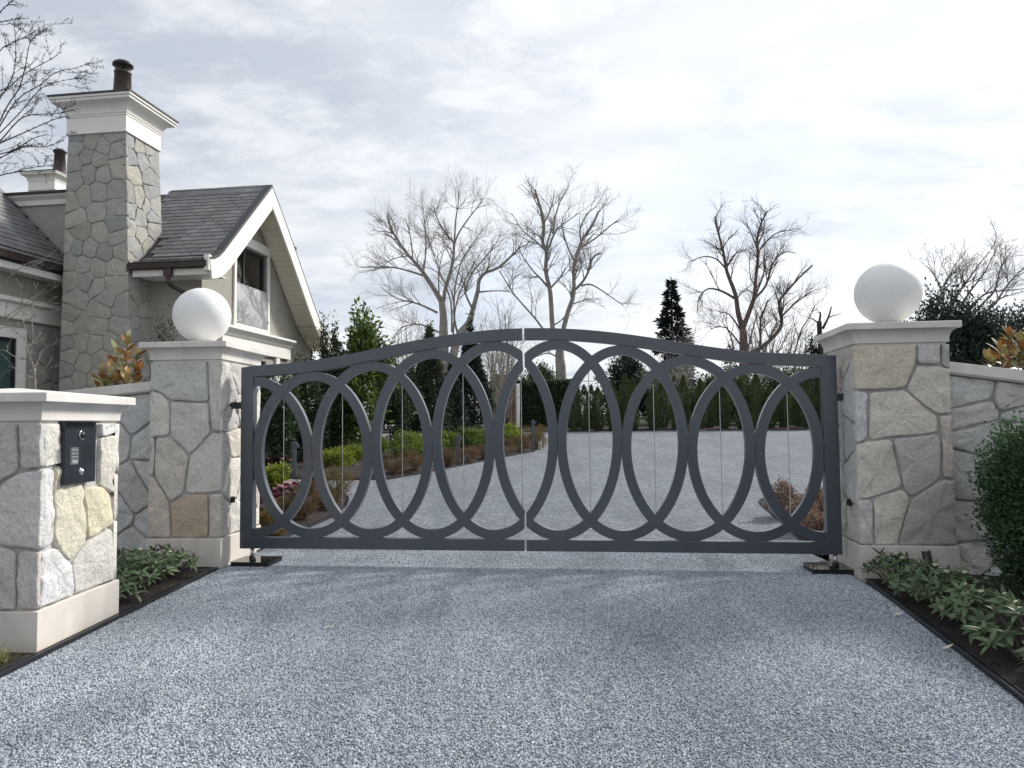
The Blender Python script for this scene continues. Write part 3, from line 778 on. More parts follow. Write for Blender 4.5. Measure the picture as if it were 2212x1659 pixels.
NF = [[(-300, 1235), (133, 1235), (133, 1555), (-2, 1645), (-300, 1640)],
      [(133, 1235), (250, 1235), (250, 1540), (133, 1555)],
      [(133, 1555), (250, 1540), (250, 2060), (118, 2042), (-12, 2020), (-2, 1645)],
      [(-300, 1640), (-2, 1645), (-12, 2020), (-300, 2030)],
      [(-12, 2020), (118, 2042), (117, 2460), (-140, 2460), (-140, 2024)],
      [(118, 2042), (250, 2060), (245, 2460), (117, 2460)],
      [(-300, 2030), (-140, 2024), (-140, 2460), (-300, 2460)]]
NFT = [(0.44, 0.45, 0.42), (0.47, 0.47, 0.47), (0.48, 0.48, 0.48), None, (0.42, 0.41, 0.41), (0.43, 0.42, 0.41), None]
pilN, cN, eN1, eN2 = pillar('lower stone pillar holding the black intercom panel', (-3.055, 4.777), 0, 0.95, 0.955, 0.275, 1.475, +1, NF, z2, NFT, NS, NST, peak=0.055)

def ball(label, c, r):
    m = MB(); pr = []
    for i in range(1, 40):
        t = -math.pi / 2 + math.pi * i / 40; pr.append((r * math.cos(t), r * math.sin(t)))
    root = thing('stone_ball', c, label, 'ball')
    m.lathe(c + Z * (r + 0.045), pr, 56); m.build('sphere', 'ball_white', root, True)
    m = MB(); m.lathe(c - Z * .003, [(.13, 0), (.13, .03), (.11, .07)], 28); m.build('collar', 'limestone', root, True)
ball('white stone ball on the tall pillar in front of the house', cL - eL1 * .05 - eL2 * .06 + Z * 2.312, 0.30)
ball('white stone ball on the pillar backed by dark conifers', cR + eR1 * .05 - eR2 * .06 + Z * 2.317, 0.30)

# ------------------------------------------------------------------ flanking walls with sloping coping
def flank_wall(label, start, direction, back, length, z_a, z_b, seed, side, seeds=None):
    d = np.asarray(direction); n = -np.asarray(back); th = 0.36
    root = thing('garden_wall', np.array([start[0], start[1], 0]) + d * length / 2, label, 'wall')
    P = np.array([start[0], start[1], -0.15])
    k = 14; top = lambda t: z_a + (z_b - z_a) * (0.75 * t + 0.25 * t * t)
    core = MB(); pts = [P + n * -T] + [P + d * length + n * -T] + [P + d * length * (1 - i / k) + n * -T + Z * (top(1 - i / k) + 0.15) for i in range(k + 1)]
    core.prism(pts, -n * (th - T * 2)); core.build('core', 'mortar', root)
    cop = MB(); rings = []
    for i in range(k + 1):
        t = i / k; q = P + d * length * t + Z * (top(t) + 0.15)
        rings.append([q + n * 0.035, q + n * 0.055 + Z * 0.02, q + n * 0.055 + Z * 0.115, q - n * (th + .055) + Z * 0.13, q - n * (th + .055)])
    cop.loops(rings); cop.build('coping', 'limestone', root, bevel=0.003)
    h1, h2 = z_a + 0.15 - .004, z_b + 0.15 - .004
    reg = [(0, 0), (length, 0)] + [(length * (1 - i / 4), top(1 - i / 4) + 0.146) for i in range(5)]
    sd = seeds or rand_seeds(length, max(h1, h2), 0.42, seed)
    if side > 0: masonry(root, P - n * T, d, Z, n, reg, seeds=sd, gap=0.022, thick=T, relief=0.012, palette=[(0.40, 0.42, 0.44), (0.45, 0.46, 0.47), (0.37, 0.38, 0.39), (0.43, 0.42, 0.41)])
    else:
        reg2 = [(length - a, b) for a, b in reg][::-1]; sd2 = [(length - a, b) for a, b in sd]
        masonry(root, P + d * length - n * T, -d, Z, n, reg2, seeds=sd2, gap=0.022, thick=T, relief=0.012, palette=[(0.40, 0.42, 0.44), (0.45, 0.46, 0.47), (0.37, 0.38, 0.39), (0.43, 0.42, 0.41)])
ws = cR + eR1 * 0.40 - eR2 * 0.33
def wallseeds(qs, P, d, n):
    out = []
    for q in qs:
        X = on_plane(q, P, n) - P; out.append((float(X @ d), float(X[2] + 0.15)))
    return out
p6 = lambda x, y: (1681.1 + x * .24, 530.9 + y * .24)
rs = wallseeds([p6(1750, 1290), p6(2130, 1380), p6(1820, 1540), p6(2190, 1640), p7(1130, 120), p7(1330, 40), p7(1320, 190), p7(1060, 380), p7(1250, 330), p7(1050, 620), p7(1230, 560), p7(1070, 830), p7(1200, 960), p7(1300, 800)], ws, eR1, -eR2)
rs += [(a + 1.1, b) for a, b in rand_seeds(1.9, 2.0, 0.42, 5)]
flank_wall('stone garden wall with sloping coping behind the clipped box shrub', ws, eR1, eR2, 3.0, 1.855, 1.30, 3, +1, rs)
wl = cL - eL1 * 0.37 - eL2 * 0.05
flank_wall('stone garden wall with sloping coping between the intercom pillar and the tall pillar', wl, -eL1, eL2, 3.2, 1.84, 1.50, 8, -1)

# ------------------------------------------------------------------ the gate: two leaves of interlaced ellipses
GL = on_ground((545, 1207), 0.05); GR = on_ground((1805, 1222), 0.05)
ge = (GR - GL); ge[2] = 0; GW = np.linalg.norm(ge); ge /= GW; gn = np.array([-ge[1], ge[0], 0])      # gn points back
GO = np.array([GL[0], GL[1], 0.0])
U_L, U_R = -0.117, 5.914; U_C = 2.886; GAPH = 0.011
def gpt(u, z, n=0.0): return GO + ge * u + gn * n + Z * z
tops = []
for q in ((524.8, 795), (589, 788.2), (657.3, 781.3), (725.5, 772.1), (793.8, 758.5), (862, 743.8), (930.3, 730.2), (998.5, 719.9), (1066.8, 713.4), (1126.5, 710.4)):
    X = on_plane(q, GO, gn); tops.append((abs(float((X - GO) @ ge) - U_C), float(X[2])))
tops.sort(); tu = np.array([t[0] for t in tops]); tz = np.array([t[1] for t in tops])
coef = np.polyfit(np.concatenate([-tu, tu]), np.concatenate([tz, tz]), 8)
def ztop(u): return float(np.polyval(coef, min(abs(u - U_C), tu.max())))
RT_, RB, ZB = 0.118, 0.112, 0.165            # rail depths, underside of the gate
POST = 0.135
zr = ZB + RB                                 # top of bottom rail
i0, i1 = U_L + POST, U_R - POST
pitch = (i1 - i0) / 9.0
def leaf(label, ua, ub, hinge):
    root = thing('gate_leaf', gpt((ua + ub) / 2, ZB), label, 'gate')
    D = 0.045
    us = np.linspace(ua, ub, 41)
    m = MB(); rings = [[gpt(u, ztop(u) - RT_, -D), gpt(u, ztop(u), -D), gpt(u, ztop(u), D), gpt(u, ztop(u) - RT_, D)] for u in us]
    m.loops(rings); m.build('top_rail', 'gate_paint', root, bevel=0.003)
    m = MB(); m.loops([[gpt(u, ZB, -D), gpt(u, zr, -D), gpt(u, zr, D), gpt(u, ZB, D)] for u in (ua, ub)]); m.build('bottom_rail', 'gate_paint', root, bevel=0.003)
    pa, pb = (ua - .001, ua + POST) if hinge < 0 else (ub - POST, ub + .001); D2 = D + 0.002
    m = MB(); m.loops([[gpt(pa, ZB - .002, -D2), gpt(pb, ZB - .002, -D2), gpt(pb, ZB - .002, D2), gpt(pa, ZB - .002, D2)],
                       [gpt(pa, ztop(pa) + .002, -D2), gpt(pb, ztop(pb) + .002, -D2), gpt(pb, ztop(pb) + .002, D2), gpt(pa, ztop(pa) + .002, D2)]])
    m.build('hinge_post', 'gate_paint', root, bevel=0.003)
    for k in range(10):
        uc = i0 + k * pitch; a = pitch + 0.006
        if uc + a < ua + .05 or uc - a > ub - .05: continue
        zb = zr - 0.004; lo, hi = 1.2, 2.6
        for _ in range(30):                  # highest ellipse that still fits under the rail
            mid = (lo + hi) / 2; b = (mid - zb) / 2; ok = True
            for t in np.linspace(-0.7, 0.7, 29):
                if zb + b + b * math.sqrt(1 - t * t) > ztop(uc + a * t) - RT_ + 0.004: ok = False; break
            if ok: lo = mid
            else: hi = mid
        zt = lo; b = (zt - zb) / 2; zc = (zt + zb) / 2; bw = 0.097
        d = 0.034 if k % 2 else 0.0315; n = 120; rings = []
        for i in range(n):
            w = 2 * math.pi * i / n; cu, sz = math.cos(w), math.sin(w)
            # offset along the ellipse normal so the band keeps its width
            nx, nz_ = cu / a, sz / b; L = math.hypot(nx, nz_); nx /= L; nz_ /= L
            po = (uc + a * cu, zc + b * sz); pi = (po[0] - nx * bw, po[1] - nz_ * bw)
            rings.append([gpt(*po, -d), gpt(*pi, -d), gpt(*pi, d), gpt(*po, d)])
        bm = bmesh.new(); vv = [[bm.verts.new(p) for p in r] for r in rings]
        for i in range(n):
            for j in range(4): bm.faces.new((vv[i][j], vv[i][(j + 1) % 4], vv[(i + 1) % n][(j + 1) % 4], vv[(i + 1) % n][j]))
        bmesh.ops.recalc_face_normals(bm, faces=bm.faces)
        for uu, sgn in ((ua + (POST - .01 if hinge < 0 else 0.0), -1), (ub - (POST - .01 if hinge > 0 else 0.0), 1)):
            res = bmesh.ops.bisect_plane(bm, geom=bm.verts[:] + bm.edges[:] + bm.faces[:], plane_co=Vector(gpt(uu, 0)), plane_no=Vector(ge * sgn), clear_outer=True)
            es = [e for e in bm.edges if e.is_boundary]
            if es: bmesh.ops.holes_fill(bm, edges=es, sides=8)
        bm.verts.index_update(); V = [tuple(v.co) for v in bm.verts]; F = [tuple(v.index for v in f.verts) for f in bm.faces]; bm.free()
        if V:
            o = mesh_obj('ring', V, F, 'gate_paint', root)
    for k in range(9):                       # thin rods through the pointed ovals
        u = i0 + (k + 0.5) * pitch
        if k == 4: u = U_C - 0.03
        if not (ua < u < ub): continue
        m = MB(); m.tube([gpt(u, zr + 0.18), gpt(u, ztop(u) - 0.38 if k != 4 else ztop(u) - .34)], 0.0042, 6); m.build('rod', 'steel', root)
    # pivot pin
    u = 0.0 if hinge < 0 else GW
    m = MB(); m.tube([gpt(u, 0.045), gpt(u, ZB + .01)], 0.02, 12); m.build('pivot_pin', 'steel', root, True)
    m = MB(); m.tube([gpt(u, 0.045), gpt(u, 0.085)], 0.032, 12); m.build('pivot_collar', 'black_plastic', root, True)
    zz = 1.66; ue = ua if hinge < 0 else ub
    m = MB(); m.box(gpt(ue + hinge * 0.06, zz, 0.0), ge * 0.08, gn * 0.03, Z * 0.035); m.build('hinge_bracket', 'dark_metal', root)
leaf('dark grey metal gate leaf of interlaced ovals hinged by the house-side pillar', U_L, U_C - GAPH, -1)
leaf('dark grey metal gate leaf of interlaced ovals hinged by the pillar with the spotlight', U_C + GAPH, U_R, 1)
def operator(label, u, s):
    root = thing('gate_operator', gpt(u, 0), label, 'gate operator')
    m = MB(); m.box(gpt(u + s * -0.06, 0.018, -0.02), ge * 0.2, gn * 0.17, Z * 0.0285); m.build('ground_box', 'black_plastic', root, bevel=.003)
    m = MB(); m.box(gpt(u + s * -0.06, 0.049, -0.02), ge * 0.208, gn * 0.178, Z * 0.0025); m.build('lid', 'black_gloss', root)
    m = MB(); m.lathe(gpt(u - s * 0.06, 0.0505, -0.1), [(0.028, 0), (0.028, 0.014), (0.02, 0.018)], 16); m.build('key_cap', 'black_plastic', root)
operator('black gate operator box set in the gravel by the house-side pillar', 0.0, -1)
operator('black gate operator box set in the gravel by the pillar with the spotlight', GW, 1)

# sensors on the inner faces, spotlight, intercom
def sensor(label, q, c, e, n, off):
    P = on_plane(q, c + n * off, n); m = MB()
    m.box(P + n * 0.012, e * 0.021, n * 0.02, Z * 0.032); m.box(P + n * 0.034, e * 0.012, n * 0.004, Z * 0.02)
    o = m.build('gate_sensor', 'black_plastic', None, bevel=.003); props(o, label, 'sensor')
sensor('small black photocell on the inner face of the house-side gate pillar', (500, 1079), cL, eL2, eL1, 0.38)
sensor('small black photocell on the inner face of the pillar with the spotlight', (1838, 1085), cR, eR2, -eR1, 0.4075)
sp0 = on_ground((2012, 1256))
root = thing('spotlight', sp0, 'black cylindrical garden spotlight tilted against the pillar plinth', 'spotlight')
ax = np.array([-0.16, 0.05, 1.0]); ax /= np.linalg.norm(ax); b0 = sp0 + Z * 0.06
m = MB(); m.lathe(b0, [(0.034, 0), (0.036, 0.005), (0.036, 0.21), (0.031, 0.212), (0.03, 0.18)], 20, ax); m.build('housing', 'black_plastic', root, True)
m = MB(); m.tube([sp0 - Z * 0.05, b0 + ax * 0.03], 0.012, 8); m.build('stake', 'dark_metal', root)

def intercom():
    xf = cN[0] + 0.475 + 0.024; n = np.array([1.0, 0, 0]); e = np.array([0, 1.0, 0])
    pt = lambda x, y: on_plane(z2(x, y), (xf, 0, 0), n)
    a, b = pt(412, 1245), pt(606, 1240); c, d = pt(603, 1618), pt(412, 1645)
    y0, y1 = a[1], b[1]; z1 = (a[2] + b[2]) / 2; z0 = (c[2] + d[2]) / 2; cy, cz = (y0 + y1) / 2, (z0 + z1) / 2; hw, hh = (y1 - y0) / 2, (z1 - z0) / 2
    root = thing('intercom', (xf, cy, z0), 'black intercom panel with camera lens, keypad screen and speaker holes', 'intercom')
    P = lambda u, v, o=0.0: np.array([xf + o, cy + u * hw, cz + v * hh])
    m = MB(); m.box(P(0, 0, -0.03), n * 0.034, e * hw, Z * hh); m.build('housing', 'panel_dark', root, bevel=.002)
    m = MB(); m.prism([P(-1.0, 0.99, 0.003), P(-1.0, 1.03, 0.003), P(-0.8, 0.985, 0.05)], e * hw * 2.02)
    m = MB(); m.box(P(0.0, 0.985, 0.022), n * 0.022, e * hw * 0.98, Z * 0.003); m.build('rain_hood', 'panel_dark', root)
    for v, r, nm in ((0.56, 0.034, 'camera_lens'), (-0.62, 0.027, 'call_button')):
        m = MB(); c0 = P(0.02, v, 0.0035)
        m.lathe(c0, [(r, 0), (r, 0.006), (r * .86, 0.009), (r * .8, 0.006)], 24, n); g = m.build('bezel', 'chrome', root, True)
        m = MB(); m.lathe(c0 + n * 0.004, [(r * .78 * math.cos(t), r * .6 * math.sin(t)) for t in np.linspace(0, 1.5, 8)], 24, n); m.build(nm, 'black_gloss' if nm == 'camera_lens' else 'chrome', root, True)
    m = MB(); m.box(P(-0.44, -0.10, 0.005), n * 0.003, e * hw * 0.26, Z * hh * 0.27); s = m.build('screen_bezel', 'steel', root)
    m = MB(); m.box(P(-0.44, -0.08, 0.0085), n * 0.0015, e * hw * 0.215, Z * hh * 0.225); m.build('screen', 'screen_grey', root)
    for k in range(4):
        m = MB(); m.box(P(-0.44, -0.24 + k * 0.11, 0.0105), n * 0.0006, e * hw * 0.19, Z * 0.0012); m.build('keypad_line', 'print_pale', root)
    for k in range(4):
        m = MB(); m.box(P(-0.56 + k * 0.08, -0.285, 0.0105), n * 0.0006, e * hw * 0.022, Z * 0.006); m.build('keypad_print', 'print_pale', root)
    for i in range(7):
        for j in range(13):
            m = MB() if (i == 0 and j == 0) else m
            m.lathe(P(0.22 + i * 0.09, -0.32 + j * 0.042, 0.0041), [(0.0042, 0), (0.0042, 0.0012), (0.003, 0.0012)], 8, n)
    m.build('speaker_grille', 'black_gloss', root)
intercom()

# ------------------------------------------------------------------ the house
h1, h2 = frame(8.0)
W0 = at_depth((436, 620), 16.6); W0[2] = 0.0
HZ = gz(16.6)
def hp(a, b, z): return W0 + h1 * a + h2 * b + Z * z
def hab(P): X = np.asarray(P) - W0; return float(X @ h1), float(X @ h2), float(P[2])
def on_a(q, a): return hab(on_plane(q, W0 + h1 * a, h1))
def on_b(q, b): return hab(on_plane(q, W0 + h2 * b, h2))
house = thing('house', hp(-1.5, 3, 0), 'pale stucco house with slate gable roof and tall stone chimneys behind the wall', 'house')
BA, AZ = 2.07, 7.50                      # ridge
# roof section (b, z): steep, with a kick at the eaves
prof = [(-0.80, 5.02), (-0.62, 5.06), (-0.42, 5.16), (-0.22, 5.32), (0.0, 5.535)]
sl = (AZ - 5.535) / BA
prof += [(BA * t, 5.535 + (AZ - 5.535) * t) for t in (0.25, 0.5, 0.75, 1.0)]
profb = [(BA, AZ), (2.75, 6.86), (3.4, 6.22), (4.05, 5.56), (4.6, 4.98), (5.1, 4.50), (5.55, 4.18), (5.95, 3.98), (6.3, 3.88)]
A_L, A_R = -1.3, 0.62                    # roof ends along the ridge
TH = 0.16
def rp(a, p, off=0.0): return hp(a, p[0], p[1] + off)
def slab(name, pr, mat, a0, a1, t0, t1, parent):
    m = MB(); top = pr; ring = lambda a: [rp(a, p, t1) for p in pr] + [rp(a, p, t0) for p in pr[::-1]]
    m.loops([ring(a0), ring(a1)]); return m.build(name, mat, parent)
roof = slab('roof', prof, 'slate_base', A_L, A_R - 0.03, -TH, 0.0, house)
slab('roof_upper', prof[4:], 'slate_base', -2.6, A_L - .001, -TH, 0.0, house)
slab('roof_back', profb, 'slate_base', -2.6, A_R - 0.03, -TH, 0.0, house)
# slates, one by one
def arc(pr):
    P = np.array(pr); s = np.concatenate([[0], np.cumsum(np.hypot(*np.diff(P, axis=0).T))]); return P, s
PF, SF = arc(prof)
def at_s(s):
    b = np.interp(s, SF, PF[:, 0]); z = np.interp(s, SF, PF[:, 1]); 
    i = min(max(int(np.searchsorted(SF, s, 'right')) - 1, 0), len(SF) - 2); t = PF[i + 1] - PF[i]; t = t / np.linalg.norm(t); return b, z, t
def slate_mesh(w, l):
    m = MB(); m.box((0, l / 2, 0), (w / 2, 0, 0), (0, l / 2, 0), (0, 0, 0.013))
    me = bpy.data.meshes.new('slate'); me.from_pydata(m.V, [], m.F); me.materials.append(MATS['slate']); return me
exp_ = 0.178; SW = 0.30
sm = [slate_mesh(SW - 0.008 + d, 0.30) for d in (0, -0.012, 0.0)]
nrow = int(SF[-1] / exp_); nsl = 0
extra = MB()
for r in range(nrow + 1):
    s = r * exp_ - 0.02
    if s > SF[-1] - 0.10: break
    b, z, t = at_s(max(s, 0)); bt = h2 * t[0] + Z * t[1]; nn = np.cross(h1, bt)
    tiltv = bt * math.cos(0.07) + nn * -math.sin(0.07); nt_ = np.cross(h1, tiltv)
    a0 = A_R - 0.12 - (0.5 * SW if r % 2 else 0)
    for k in range(22):
        a = a0 - k * SW - random.uniform(-.01, .01)
        if a < -2.1 or (a < -1.1 - 0.0 and b < 0.3): continue
        P = hp(a, b, z) + nn * 0.028 + bt * random.uniform(-.008, .008)
        Mx = Matrix(((h1[0], tiltv[0], nt_[0], P[0]), (h1[1], tiltv[1], nt_[1], P[1]), (h1[2], tiltv[2], nt_[2], P[2]), (0, 0, 0, 1))) @ Matrix.Rotation(random.uniform(-.012, .012), 4, 'Z')
        if nsl < 300: inst('slate', sm[nsl % 3], Mx, roof); nsl += 1
        else:
            c = P + tiltv * 0.15; extra.box(c, h1 * 0.145, tiltv * 0.15, nt_ * 0.009)
if extra.V: extra.build('slates_beyond', 'slate', roof, kind='stuff')
# ridge slates
for k in range(9):
    a = A_R - 0.25 - k * 0.3; m = MB()
    for s in (-1, 1):
        d = (h2 * s * 0.62 - Z * 0.62); m.box(hp(a, BA, AZ + 0.052) + d * 0.13, h1 * 0.15, d * 0.16, np.cross(h1, d) * 0.016)
    m.build('ridge_slate', 'slate', roof)
# metal verge along the rake + white bargeboards that follow the roof section
def rake(name, pr, mat, a0, a1, o0, o1, parent):
    P = np.array(pr); nrm = []
    for i in range(len(P)):
        t = P[min(i + 1, len(P) - 1)] - P[max(i - 1, 0)]; t = t / np.linalg.norm(t); nrm.append(np.array([-t[1], t[0]]))
    m = MB(); up = [P[i] + nrm[i] * o1 for i in range(len(P))]; dn = [P[i] + nrm[i] * o0 for i in range(len(P))]
    # mitre at the ridge: vertical cut
    for arr in (up, dn):
        for idx in (0, len(P) - 1):
            if abs(P[idx][0] - BA) < 1e-6:
                t = (P[1] - P[0]) if idx == 0 else (P[-1] - P[-2]); arr[idx] = arr[idx] + t * ((BA - arr[idx][0]) / t[0])
    rings = [[hp(a0, *dn[i]), hp(a0, *up[i]), hp(a1, *up[i]), hp(a1, *dn[i])] for i in range(len(P))]
    m.loops(rings); return m.build(name, mat, parent)
rake('verge', prof, 'dark_metal', A_R - 0.14, A_R + 0.045, 0.015, 0.07, roof)
rake('verge', profb, 'dark_metal', A_R - 0.14, A_R + 0.045, 0.015, 0.07, roof)
bf_ = [(p[0], p[1]) for p in prof]; bf_[0] = (-0.80, 5.02)
rake('bargeboard', bf_, 'white_trim', A_R, A_R + 0.05, -0.40, 0.012, house)
rake('bargeboard', profb, 'white_trim', A_R, A_R + 0.05, -0.34, 0.012, house)
# soffit boards under the rake overhang
PB, SB = arc(profb)
for pr_, (PP, SS), st in ((prof, (PF, SF), 0.16), (profb, (PB, SB), 0.16)):
    s = 0.0
    while s + st < SS[-1]:
        sc = s + st / 2; b = np.interp(sc, SS, PP[:, 0]); z = np.interp(sc, SS, PP[:, 1])
        i = min(max(int(np.searchsorted(SS, sc, 'right')) - 1, 0), len(SS) - 2); t = PP[i + 1] - PP[i]; t = t / np.linalg.norm(t)
        d = h2 * t[0] + Z * t[1]; nn = np.cross(h1, d)
        m = MB(); m.box(hp((A_R - 0.0) / 2 + 0.01, b, z) - nn * (TH + 0.014), h1 * (A_R / 2 - 0.012), d * (st / 2 - 0.0035), nn * 0.01); m.build('soffit_board', 'cream_soffit', house)
        s += st
# walls
gpoly = [(0.0, HZ - .5), (6.2, HZ - .5)] + [(p[0], p[1] - TH - 0.005) for p in profb[::-1] if p[0] < 6.2] + [(p[0], p[1] - TH - 0.005) for p in prof[::-1][1:] if p[0] >= 0.0]
wa0, wa1, wb0, wb1 = None, None, None, None
wb0, wb1 = 1.47, 3.12; wz0, wz1 = 3.98, 5.98          # upper window opening
lb0, lb1, lz1 = 1.9, 3.6, 3.15
# gable wall built as bands round the openings
def gable_wall():
    def top_at(b):
        P = np.array(sorted(set((p[0], p[1] - TH - .005) for p in prof + profb))); return float(np.interp(b, P[:, 0], P[:, 1]))
    m = MB(); th = 0.25
    def pan(b0, b1, z0, z1=None):
        n = max(1, int((b1 - b0) / 0.25)); bs = np.linspace(b0, b1, n + 1)
        pts = [hp(0, b0, z0), hp(0, b1, z0)] + ([hp(0, b, top_at(b)) for b in bs[::-1]] if z1 is None else [hp(0, b1, z1), hp(0, b0, z1)])
        m.prism(pts, -h1 * th)
    pan(0.0, wb0, HZ - .5); pan(wb1, 6.2, HZ - .5)
    pan(wb0, wb1, wz1); pan(wb0, lb0, HZ - .5, wz0) if lb0 > wb0 else None
    pan(lb0, wb1, lz1, wz0)
    return m.build('gable_wall', 'stucco', house)
gable_wall()
m = MB(); m.prism([hp(-0.25, 0, HZ - .5), hp(-0.25, 0, 5.3), hp(-6, 0, 5.3), hp(-6, 0, HZ - .5)], h2 * 0.25); m.build('front_wall', 'stucco', house)
m = MB(); m.box(hp(-3, 6.1, 2.0), h1 * 3, h2 * 0.1, Z * 2.0); m.build('back_wall', 'stucco', house)
m = MB(); m.box(hp(-1.6, 3, 2.2), h1 * 0.02, h2 * 2.8, Z * 3); m.build('inner_partition', 'interior_dark', house)
# window with white surround, black frame, glass balustrade
def bar(name, mat, a, b0, b1, z0, z1, d, parent, d0=0.0):
    m = MB(); m.box(hp(a + (d + d0) / 2, (b0 + b1) / 2, (z0 + z1) / 2), h1 * (d - d0) / 2, h2 * (b1 - b0) / 2, Z * (z1 - z0) / 2); return m.build(name, mat, parent, bevel=0.004)
win = part_empty('window', house, hp(0, 2.3, 4))
bar('surround', 'white_trim', 0, wb0 - 0.11, wb0, wz0 - 0.1, wz1 + .02, 0.05, win, -0.1); bar('surround', 'white_trim', 0, wb1, wb1 + 0.11, wz0 - 0.1, wz1 + .02, 0.05, win, -0.1)
bar('lintel', 'white_trim', 0, wb0 - 0.2, wb1 + 0.2, wz1 + .021, wz1 + 0.26, 0.07, win, -0.02)
bar('sill', 'white_trim', 0, wb0 - 0.001, wb1 + 0.001, wz0 - 0.1, wz0, 0.06, win, -0.1)
for b0, b1 in ((wb0, wb0 + .07), (wb1 - .07, wb1), (2.02, 2.10)): bar('frame_bar', 'window_black', -0.15, b0, b1, wz0, wz1, 0.07, win)
bar('frame_bar', 'window_black', -0.15, wb0 + .07, wb1 - .07, wz1 - .09, wz1, 0.068, win); bar('frame_bar', 'window_black', -0.15, wb0 + .07, wb1 - .07, wz0, wz0 + .07, 0.068, win)
for b0, b1 in ((wb0 + .07, 2.02), (2.10, wb1 - .07)): bar('pane', 'window_glass', -0.12, b0, b1, wz0 + .07, wz1 - .09, 0.012, win)
bar('balustrade_glass', 'balcony_glass', 0.015, wb0 - 0.02, wb1 + 0.02, wz0 + 0.02, wz0 + 1.02, 0.018, win)
for zz in (wz0 + .22, wz0 + .82):
    for bb in (wb1 + .03,): bar('clip', 'steel', 0.03, bb - 0.04, bb, zz - .04, zz + .04, 0.03, win)
bar('curtain', 'curtain', -0.5, wb0 + 0.05, wb0 + 0.55, wz0, wz1, 0.04, win); bar('curtain', 'curtain', -0.5, 2.35, 2.62, wz0, wz1, 0.04, win)
# belt cornice under the window and lower window
def cornice(name, b0, b1, z0, parent, k=1.0):
    pr = [(0.0, z0), (0.09, z0), (0.09, z0 + .30 * k), (0.12, z0 + .33 * k), (0.16, z0 + .40 * k), (0.24, z0 + .47 * k), (0.26, z0 + .48 * k), (0.26, z0 + .54 * k), (0.0, z0 + .57 * k)]
    m = MB(); m.loops([[hp(a, b0, z) for a, z in pr], [hp(a, b1, z) for a, z in pr]]); return m.build(name, 'white_trim', parent, bevel=.004)
cornice('belt_cornice', 0.75, 4.45, 3.30, house)
low = part_empty('lower_window', house, hp(0, 2.7, 1.5))
bar('frame_bar', 'window_black', -0.15, lb0, lb0 + .08, HZ, lz1, 0.07, low); bar('frame_bar', 'window_black', -0.15, lb1 - .08, lb1, HZ, lz1, 0.07, low)
bar('frame_bar', 'window_black', -0.15, lb0 + .08, lb1 - .08, lz1 - .12, lz1, 0.068, low); bar('pane', 'window_glass', -0.12, lb0 + .08, lb1 - .08, HZ, lz1 - .12, 0.012, low)
bar('surround', 'white_trim', 0, lb1, lb1 + .22, HZ - .3, lz1 + .14, 0.07, low, -.1); bar('surround', 'white_trim', 0, lb0 - .22, lb0, HZ - .3, lz1 + .14, 0.07, low, -.1)
cornice('porch_cornice', 5.0, 7.8, 2.9, house, 0.7)
m = MB(); m.prism([hp(0.02, 5.2, 2.3), hp(0.02, 5.2, 2.9), hp(0.3, 5.2, 2.9)], h2 * 0.18); m.build('porch_bracket', 'white_trim', house)
# eaves: gutter, fascia, downpipe, rafter end
def eave(a0, a1, b, z, parent):
    m = MB(); m.loops([[hp(a, b - 0.0, z - .04), hp(a, b - .13, z - .05), hp(a, b - .15, z + .06), hp(a, b - .165, z + .07), hp(a, b - .165, z + .085), hp(a, b, z + .085)] for a in (a0, a1)]); m.build('gutter', 'copper_brown', parent)
    m = MB(); m.box(hp((a0 + a1) / 2, b + .02, z - .09), h1 * (a1 - a0) / 2, h2 * 0.018, Z * 0.11); m.build('fascia', 'white_trim', parent)
    m = MB(); m.box(hp((a0 + a1) / 2, b + .38, z - .155), h1 * (a1 - a0) / 2, h2 * 0.34, Z * 0.012); m.build('eave_soffit', 'white_trim', parent)
eave(-1.2, A_R - .02, -0.74, 4.93, house)
m = MB(); m.box(hp(A_R - .02, -0.78, 4.97), h1 * 0.055, h2 * 0.06, Z * 0.17); m.build('eave_block', 'white_trim', house)
m = MB(); m.box(hp(-0.32, -0.78, 4.80), h1 * 0.09, h2 * 0.05, Z * 0.10)
m.tube([hp(-0.32, -.78, 4.78), hp(-.32, -.78, 4.58), hp(-.28, -.7, 4.5), hp(.02, -.12, 4.28), hp(.05, -.07, 4.15), hp(.05, -.07, 1.0)], 0.05, 10)
m.build('downpipe', 'copper_brown', house)
dq = on_a((632, 533), -0.8); m = MB()
m.prism([hp(-1.0, dq[1] - .9, dq[2] + .55), hp(-1.0, dq[1], dq[2] - .02), hp(-1.0, dq[1] - .05, dq[2] - .2), hp(-1.0, dq[1] - 1.2, dq[2] - .6)], h1 * .2); dm = m.build('rear_dormer', 'slate', house)
m = MB(); m.box(hp(-.85, dq[1] + .08, dq[2] - .02), h1 * .09, h2 * .14, Z * .05); m.box(hp(-.85, dq[1] - .02, dq[2] - .1), h1 * .03, h2 * .08, Z * .1); m.build('dormer_light', 'dark_metal', dm)

